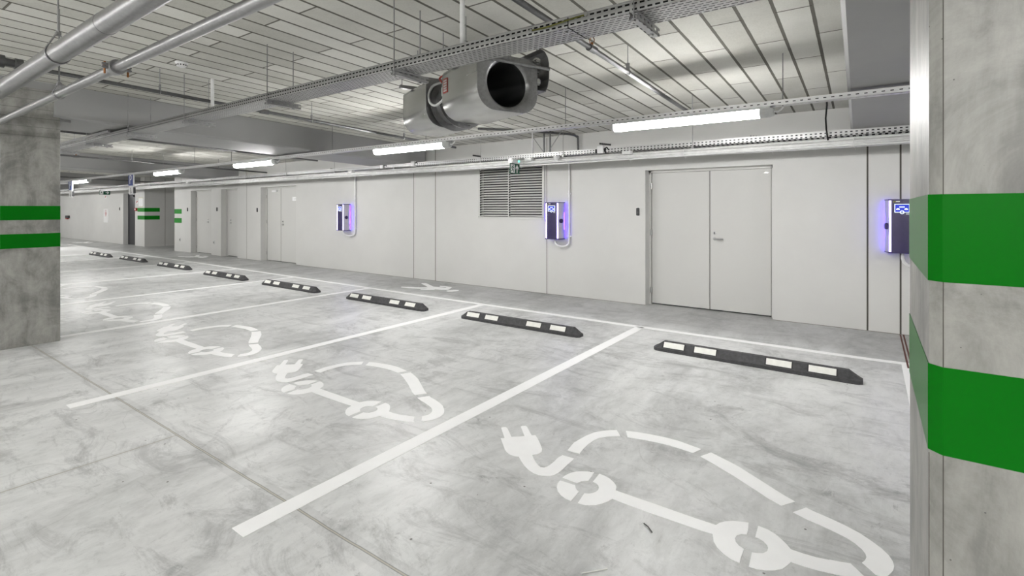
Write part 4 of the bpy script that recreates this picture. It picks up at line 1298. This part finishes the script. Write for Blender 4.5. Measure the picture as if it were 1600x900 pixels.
def charger(xc, label):
    """wall charger: black front between two light strips, splayed metal cheeks, glow behind"""
    yf, yb = WY - 0.205, WY - 0.045
    z0, z1 = 0.985, 1.61
    r = thing('charging_station', (xc, WY, z0), label, 'charger', 'wall chargers with violet light strips')
    h = 0.115
    hb = 0.150
    # black front, slightly bowed
    n = 8
    fr = [(xc - h + 0.016 + (2 * h - 0.032) * i / n, yf - 0.010 * math.sin(PI * i / n)) for i in range(n + 1)]
    poly = fr + [(xc + hb - 0.012, yb), (xc - hb + 0.012, yb)]
    part(MB().prism(poly, z0 + 0.008, z1 - 0.008), 'front_panel', M['charger_black'], r, smooth=True)
    for s in (-1, 1):
        xs = xc + s * (h - 0.006)
        part(MB().tube([(xs, yf + 0.003, z0 + 0.012), (xs, yf + 0.003, z1 - 0.012)], 0.0105, 12), 'light_strip', M['led'], r, smooth=True)
        # side cheek in the plane from the strip to the wall, with a recessed notch around the socket
        xa, ya, xb, yb2 = xc + s * (h + 0.004), yf + 0.012, xc + s * (hb + 0.004), yb
        U = Vector((xb - xa, yb2 - ya, 0))
        L = U.length
        U.normalize()
        N = Vector((U.y, -U.x, 0)) * (1 if s > 0 else -1)
        if N.x * s < 0:
            N = -N
        def cheek(poly, d0, d1):
            o3 = Vector((xa, ya, 0))
            a = [o3 + U * u + Vector((0, 0, v)) + N * d0 for u, v in poly]
            b = [o3 + U * u + Vector((0, 0, v)) + N * d1 for u, v in poly]
            k = len(poly)
            return MB().add(a + b, [tuple(range(k)), tuple(range(2 * k - 1, k - 1, -1))] + [(i, (i + 1) % k, k + (i + 1) % k, k + i) for i in range(k)])
        zm = 1.295
        up = [(0.0, z1 - 0.01), (L, z1 - 0.01), (L, zm + 0.155), (L * 0.92, zm + 0.145), (L * 0.55, zm + 0.10), (0.0, zm + 0.10)]
        dn = [(0.0, z0 + 0.01), (L, z0 + 0.01), (L, zm - 0.155), (L * 0.92, zm - 0.145), (L * 0.55, zm - 0.10), (0.0, zm - 0.10)]
        part(cheek(up, -0.004, 0.004), 'side_cheek', M['charger_silver'], r)
        part(cheek(dn, -0.004, 0.004), 'side_cheek', M['charger_silver'], r)
        part(cheek([(0.0, zm - 0.10), (L * 0.55, zm - 0.10), (L * 0.92, zm - 0.145), (L * 0.92, zm + 0.145), (L * 0.55, zm + 0.10), (0, zm + 0.10)], -0.007, -0.001), 'side_recess', M['charger_silver'], r)
        c0 = Vector((xa, ya, 0)) + U * (L * 0.42) + Vector((0, 0, zm))
        mt = Matrix.Translation(c0) @ N.to_track_quat('Z', 'Y').to_matrix().to_4x4()
        so = part(MB().lathe([(0.0, 0.0), (0.038, 0.0), (0.038, 0.022), (0.032, 0.026), (0.0, 0.026)], 24, mt), 'socket', M['charger_black'], r, smooth=True)
        # glow strip behind the edge, washing the wall
        xg = xc + s * (hb - 0.012)
        part(MB().tube([(xg, yb + 0.014, z0 + 0.02), (xg, yb + 0.014, z1 - 0.02)], 0.009, 10), 'back_light', M['led_glow'], r, smooth=True)
    top = [(xc - h - 0.014, yf - 0.012), (xc + h + 0.014, yf - 0.012), (xc + hb + 0.012, yb + 0.012), (xc - hb - 0.012, yb + 0.012)]
    part(MB().prism(top, z1 - 0.009, z1 + 0.003), 'top_plate', M['charger_black'], r)
    part(MB().prism(top, z0 - 0.003, z0 + 0.009), 'bottom_plate', M['charger_black'], r)
    part(MB().box(xc - 0.11, xc + 0.11, yb, WY + 0.001, z0 + 0.06, z1 - 0.06), 'wall_bracket', M['charger_black'], r)
    # display with its bright outline, car icon and round key
    ys = yf - 0.0105
    sc = part(MB().bbox(xc - 0.066, xc + 0.066, ys - 0.003, ys + 0.01, 1.462, 1.552, 0.002), 'display', M['screen'], r)
    mb = MB()
    yy0, yy1 = ys - 0.006, ys - 0.002
    a, b, c, d_ = xc - 0.069, xc + 0.069, 1.458, 1.556
    t = 0.0055
    mb.box(a, b, yy0, yy1, d_ - t, d_).box(a, a + t, yy0, yy1, c, d_).box(b - t, b, yy0, yy1, c, d_).box(a, xc - 0.02, yy0, yy1, c, c + t).box(xc + 0.02, b, yy0, yy1, c, c + t)
    ring = [(0.015, 0.0), (0.0205, 0.0), (0.0205, 0.004), (0.015, 0.004), (0.015, 0.0)]
    mb.lathe(ring, 24, FRONT(xc, yy1, 1.461))
    mb.box(xc - 0.016, xc + 0.016, yy0, yy1, 1.459, 1.463)
    mb.box(xc - 0.024, xc + 0.024, yy0, yy1, 1.517, 1.527)
    for s in (-1, 1):
        mb.prism([(s * 0.020, -0.010), (s * 0.026, 0.006), (s * 0.038, 0.010), (s * 0.052, 0.002), (s * 0.054, -0.010)], 0, 0.004, FRONT(xc, yy1, 1.499))
    part(mb, 'display_icons', M['screen_line'], sc, origin=ORG[r]).location = (0, 0, 0)
    mb = MB()
    mb.box(xc - 0.082, xc - 0.058, yf - 0.012, yf - 0.002, 1.576, 1.590)
    part(mb, 'warning_label', M['yellow'], r)
    part(MB().box(xc - 0.056, xc - 0.02, yf - 0.012, yf - 0.003, 1.583, 1.590), 'maker_strip', M['sign_white'], r)
    part(MB().box(xc + 0.036, xc + 0.066, yf - 0.011, yf - 0.002, 1.436, 1.446), 'status_mark', M['sign_white'], r)
    # cable gland below
    part(MB().tube([(xc + 0.01, yf + 0.09, z0 - 0.03), (xc + 0.01, yf + 0.09, z0 + 0.004)], 0.014, 12), 'cable_gland', M['steel'], r, smooth=True)
    return r


CH = [(-10.30, 'farthest visible violet-lit charger, right of the door with a white plate'),
      (-4.42, 'middle violet-lit charger on the wall beside the ventilation louvre'),
      (0.300, 'nearest violet-lit charger, half hidden by the right column')]
for xc, lab in CH:
    charger(xc, lab)
for xc, x2, lab in ((-10.30, -9.96, 'pale supply conduit looping under the farthest visible charger and up the wall'), (-4.42, -4.18, 'pale supply conduit looping under the middle charger and up the wall')):
    mb = MB()
    xa = xc + 0.01
    y1, y2 = WY - 0.115, WY - 0.03
    path = [(xa, y1, 0.955), (xa + 0.0, y1, 0.93)] + [(xa + (x2 - xa) * (0.5 - 0.5 * math.cos(a)), y1 + (y2 - y1) * (0.5 - 0.5 * math.cos(a)), 0.93 - 0.075 * math.sin(a)) for a in [math.radians(d) for d in range(15, 180, 15)]] + [(x2, y2, 0.95), (x2, y2, 1.05), (x2, y2, 1.7), (x2, y2, 2.29)]
    mb.tube(path, 0.017, 12)
    r = tag(mb.build('supply_conduit', M['conduit'], None, (xc, WY, 0.86), smooth=True), lab, 'conduit', 'supply conduits of the chargers')
    part(MB().box(x2 - 0.024, x2 + 0.024, y2 - 0.008, WY + 0.001, 1.02, 1.04).box(x2 - 0.024, x2 + 0.024, y2 - 0.008, WY + 0.001, 1.75, 1.77), 'wall_clip', M['white_plastic'], r, origin=ORG[r])
xa = 0.31
mb = MB().tube([(xa, WY - 0.115, 0.955), (xa, WY - 0.115, 0.92), (xa + 0.01, WY - 0.11, 0.875), (xa + 0.05, WY - 0.09, 0.835), (xa + 0.11, WY - 0.05, 0.83), (xa + 0.17, WY - 0.03, 0.87), (xa + 0.18, WY - 0.03, 1.0), (xa + 0.18, WY - 0.03, 2.29)], 0.017, 12)
tag(mb.build('supply_conduit', M['conduit'], None, (xa, WY, 0.83), smooth=True), 'short bent supply conduit under the nearest charger, by the right column', 'conduit', 'supply conduits of the chargers')


# card readers beside the doors
def reader(x, z, y=WY):
    r = thing('card_reader', (x, y, z), '', 'card reader', 'card readers beside the doors')
    part(MB().bbox(x - 0.034, x + 0.034, y - 0.006, y + 0.001, z - 0.07, z + 0.07, 0.003), 'back_plate', M['white_plastic'], r)
    part(MB().bbox(x - 0.026, x + 0.026, y - 0.026, y - 0.005, z - 0.062, z + 0.062, 0.006), 'reader_body', M['black'], r)
    part(MB().box(x - 0.012, x + 0.012, y - 0.0275, y - 0.0255, z - 0.03, z + 0.005), 'key_field', M['rubber'], r)
    return r


rd0 = reader(-2.965, 1.455)
for k, (x, z, lab) in enumerate([(-2.965, 1.455, 'black card reader just left of the pale double door'), (-14.49, 1.47, 'black card reader left of the door with the white plate'), (-16.97, 1.49, 'black card reader between the two farther pale doors'), (-19.12, 1.48, 'black card reader beside the short green wall stripes')]):
    c_ = rd0 if k == 0 else copy_tree(rd0)
    c_.location = (x, WY, z)
    c_['label'] = lab
c_ = copy_tree(rd0)
c_.location = (-25.98, 7.66, 1.50)
c_['label'] = 'black card reader left of the far black door'
for x, z, y, lab in ((-19.75, 0.42, WY, 'small grey wall socket low between the green stripes and the next door'), (-17.2, 0.42, WY, 'small grey wall socket low between the two farther pale doors')):
    r = thing('wall_socket', (x, y, z), lab, 'wall socket', 'low wall sockets')
    part(MB().bbox(x - 0.045, x + 0.045, y - 0.012, y + 0.001, z - 0.06, z + 0.06, 0.005), 'socket_frame', M['cap'], r)
    part(MB().bbox(x - 0.026, x + 0.026, y - 0.022, y - 0.010, z - 0.03, z + 0.03, 0.005), 'socket_face', M['rod'], r)
# notices and devices on the far wall
r = thing('wall_notice', (-27.7, 7.66, 1.16), 'tall white notice with red writing on the far wall', 'notice')
part(MB().box(-28.0, -27.42, 7.650, 7.661, 0.90, 1.50), 'panel', M['sign_white'], r)
mb = MB()
for k, z in enumerate((1.43, 1.35, 1.30, 1.25, 1.19)):
    wdt = (0.05, 0.10, 0.12, 0.09, 0.06)[k]
    mb.box(-27.70 - wdt, -27.70 + wdt, 7.645, 7.651, z - 0.014, z + 0.014)
part(mb, 'red_writing', M['red'], r)
r = thing('call_box', (-33.3, 7.66, 1.07), 'small dark box with a red base on the far left wall', 'call box')
part(MB().bbox(-33.55, -33.05, 7.58, 7.661, 1.02, 1.16, 0.01), 'housing', M['rubber'], r)
part(MB().bbox(-33.5, -33.2, 7.57, 7.661, 0.98, 1.03, 0.01), 'base', M['red'], r)
r = thing('fire_alarm_button', (-24.13, 7.66, 1.47), 'small red fire alarm button right of the black door', 'alarm button')
part(MB().bbox(-24.22, -24.02, 7.61, 7.661, 1.42, 1.54, 0.008), 'housing', M['red'], r)
part(MB().box(-24.17, -24.07, 7.605, 7.612, 1.455, 1.51), 'press_plate', M['sign_white'], r)
for x, z, lab in ((-24.05, 1.77, 'small red and white sign above the fire alarm button'), (-27.75, 2.03, 'tiny red mark high above the tall white notice')):
    r = thing('wall_sign', (x, 7.66, z), lab, 'sign')
    part(MB().box(x - 0.09, x + 0.09, 7.652, 7.661, z - 0.06, z + 0.06), 'panel', M['sign_white'], r)
    part(MB().prism([(-0.07, -0.04), (0.0, -0.04), (0.0, 0.0), (0.07, 0.0), (0.07, 0.05), (-0.03, 0.05)], 0, 0.004, FRONT(x, 7.652, z)), 'red_symbol', M['red'], r)
r = thing('wall_notice', (-23.66, 7.66, 1.78), 'white notice with grey writing taped to the wall above the green stripes', 'notice')
part(MB().box(-23.87, -23.45, 7.652, 7.661, 1.60, 1.93), 'sheet', M['sign_white'], r)
mb = MB()
for k in range(6):
    mb.box(-23.82, -23.82 + (0.30, 0.2, 0.32, 0.25, 0.3, 0.16)[k], 7.6495, 7.6525, 1.87 - k * 0.045, 1.878 - k * 0.045)
part(mb, 'grey_writing', M['cap'], r)
part(MB().box(-23.90, -23.42, 7.651, 7.6615, 1.925, 1.95).box(-23.90, -23.42, 7.651, 7.6615, 1.58, 1.605), 'tape', M['tape'], r)
for x, lab in ((-18.75, 'small black lug under the pipes above the door beside the short stripes'), (-16.05, 'small black lug under the pipes above the middle far door')):
    tag(MB().bbox(x - 0.05, x + 0.05, WY - 0.06, WY + 0.001, 2.30, 2.42, 0.01).build('wall_lug', M['black'], None, (x, WY, 2.36)), lab, 'bracket', 'black lugs above the far doors')


# ------------------------------------------------------------------ hanging signs
def p_sign(x, lab):
    r = thing('parking_sign', (x, RY, 2.39), lab, 'sign', 'blue parking signs under the light rail')
    y = RY - 0.01
    w_ = 0.17
    part(MB().bbox(x - w_, x + w_, y - 0.004, y + 0.03, 2.08, 2.388, 0.012), 'sign_plate', M['sign_white'], r)
    part(MB().bbox(x - w_ + 0.016, x + w_ - 0.016, y - 0.008, y - 0.002, 2.10, 2.38, 0.008), 'blue_field', M['sign_blue'], r)
    mb = MB()
    text_into(mb, 'P', 0.34, FRONT(x, y - 0.0085, 2.245) @ Matrix.Diagonal((0.95, 1, 1, 1)), 0.002)
    part(mb, 'letter', M['sign_white'], r)
    part(MB().bbox(x - w_ + 0.02, x + w_ - 0.01, y - 0.004, y + 0.03, 1.875, 2.08, 0.008), 'lower_plate', M['sign_white'], r)
    # wheelchair user pictogram
    mt = FRONT(x, y - 0.004, 1.972)
    mb = MB().prism([(0.014 * math.cos(a) - 0.012, 0.014 * math.sin(a) + 0.062) for a in [2 * PI * k / 14 for k in range(14)]], 0, 0.003, mt)
    mb.prism([(-0.02, 0.044), (-0.004, 0.044), (0.0, 0.0), (0.034, 0.0), (0.05, -0.05), (0.062, -0.046), (0.066, -0.058), (0.042, -0.066), (0.024, -0.014), (-0.014, -0.014)], 0, 0.003, mt)
    arc_o = arc(0, -0.03, 0.045, 150, 345, 14)
    arc_i = arc(0, -0.03, 0.034, 345, 150, 14)
    mb.prism(arc_o + arc_i, 0, 0.003, mt)
    part(mb, 'wheelchair_symbol', M['black'], r)
    part(MB().box(x + w_ - 0.012, x + w_ + 0.004, y + 0.0, y + 0.05, 1.90, 2.06), 'edge_strap', M['black'], r)
    part(MB().box(x - 0.012, x + 0.012, y + 0.03, y + 0.045, 2.36, 2.39), 'hanger', M['rod'], r)
    return r


p_sign(-15.56, 'blue parking sign with white P hanging under the light rail')
p_sign(-20.75, 'small far blue parking sign beside the left column')


def exit_sign(loc, w_, h_, arrow, lab, col):
    """sign panel facing +x, hung below a white luminaire"""
    x, y, z = loc            # y = left edge seen from the camera, z = top
    r = thing('exit_sign', (x, y, z), lab, 'exit sign', 'green running man exit signs')
    part(MB().bbox(x - 0.03, x + 0.06, y - 0.02, y + w_ + 0.02, z, z + 0.075, 0.012), 'luminaire', M['white_plastic'], r)
    part(MB().box(x - 0.004, x + 0.004, y, y + w_, z - h_, z), 'green_panel', col, r)
    mt = FACE_X(x + 0.004, y, z - h_)
    s = h_
    mb = MB()
    # white doorway field on the left half with a green runner
    mb.prism([(0.10 * s, 0.08 * s), (0.78 * s, 0.08 * s), (0.78 * s, 0.92 * s), (0.10 * s, 0.92 * s)], 0, 0.0015, mt)
    cx = w_ * 0.73
    if arrow == 'up':
        mb.prism([(cx - 0.07 * s, 0.1 * s), (cx + 0.07 * s, 0.1 * s), (cx + 0.07 * s, 0.62 * s), (cx + 0.25 * s, 0.42 * s), (cx + 0.25 * s, 0.60 * s), (cx, 0.9 * s), (cx - 0.25 * s, 0.60 * s), (cx - 0.25 * s, 0.42 * s), (cx - 0.07 * s, 0.62 * s)], 0, 0.0015, mt)
    else:
        mb.prism([(cx - 0.35 * s, 0.43 * s), (cx - 0.35 * s, 0.57 * s), (cx + 0.08 * s, 0.57 * s), (cx - 0.10 * s, 0.80 * s), (cx + 0.08 * s, 0.80 * s), (cx + 0.38 * s, 0.5 * s), (cx + 0.08 * s, 0.2 * s), (cx - 0.10 * s, 0.2 * s), (cx + 0.08 * s, 0.43 * s)], 0, 0.0015, mt)
    part(mb, 'white_pictogram', M['sign_white'], r)
    mt = FACE_X(x + 0.0055, y, z - h_)
    q = lambda P: [(a * s, b * s) for a, b in P]
    mb = MB().prism([(0.52 * s + 0.06 * s * math.cos(a), 0.80 * s + 0.06 * s * math.sin(a)) for a in [2 * PI * k / 12 for k in range(12)]], 0, 0.001, mt)
    mb.prism(q([(0.36, 0.74), (0.50, 0.72), (0.66, 0.58), (0.62, 0.53), (0.50, 0.62), (0.48, 0.48), (0.62, 0.36), (0.56, 0.14), (0.49, 0.15), (0.53, 0.33), (0.40, 0.40), (0.34, 0.24), (0.16, 0.22), (0.16, 0.29), (0.30, 0.31), (0.36, 0.48), (0.38, 0.64), (0.30, 0.60), (0.24, 0.48), (0.18, 0.51), (0.26, 0.66)]), 0, 0.001, mt)
    part(mb, 'green_runner', col, r)
    part(MB().lathe([(0, 0), (0.016, 0), (0.012, 0.008), (0, 0.010)], 14, Matrix.Translation((x + 0.06, y + w_ * 0.62, z + 0.035)) @ Matrix.Rotation(PI / 2, 4, 'Y')), 'indicator_lamp', M['led_green'], r)
    return r


exit_sign((-4.70, 6.52, 2.235), 0.265, 0.165, 'up', 'exit sign with running man and upward arrow in front of the louvre', M['sign_green'])
exit_sign((-25.4, 6.80, 2.245), 0.36, 0.165, 'right', 'small far exit sign with running man and right arrow', M['sign_green'])
# pale cone shaped lamp holder under the conduits near the middle charger
mb = MB().lathe([(0.0, 0.0), (0.022, 0.0), (0.055, 0.05), (0.058, 0.065), (0.0, 0.065)], 24, Matrix.Translation((-4.02, 6.83, 2.262)))
tag(mb.build('motion_sensor', M['white_plastic'], None, (-4.02, 6.83, 2.33), smooth=True), 'white cone shaped sensor just right of the near exit sign', 'sensor')
mb = MB().lathe([(0.0, 0.0), (0.10, 0.0), (0.19, 0.03), (0.20, 0.06), (0.0, 0.07)], 28, Matrix.Translation((-22.1, 4.87, 2.33)))
tag(mb.build('round_lamp', M['white_plastic'], None, (-22.1, 4.87, 2.33), smooth=True), 'flat round white lamp body at the far left under the rail', 'lamp')
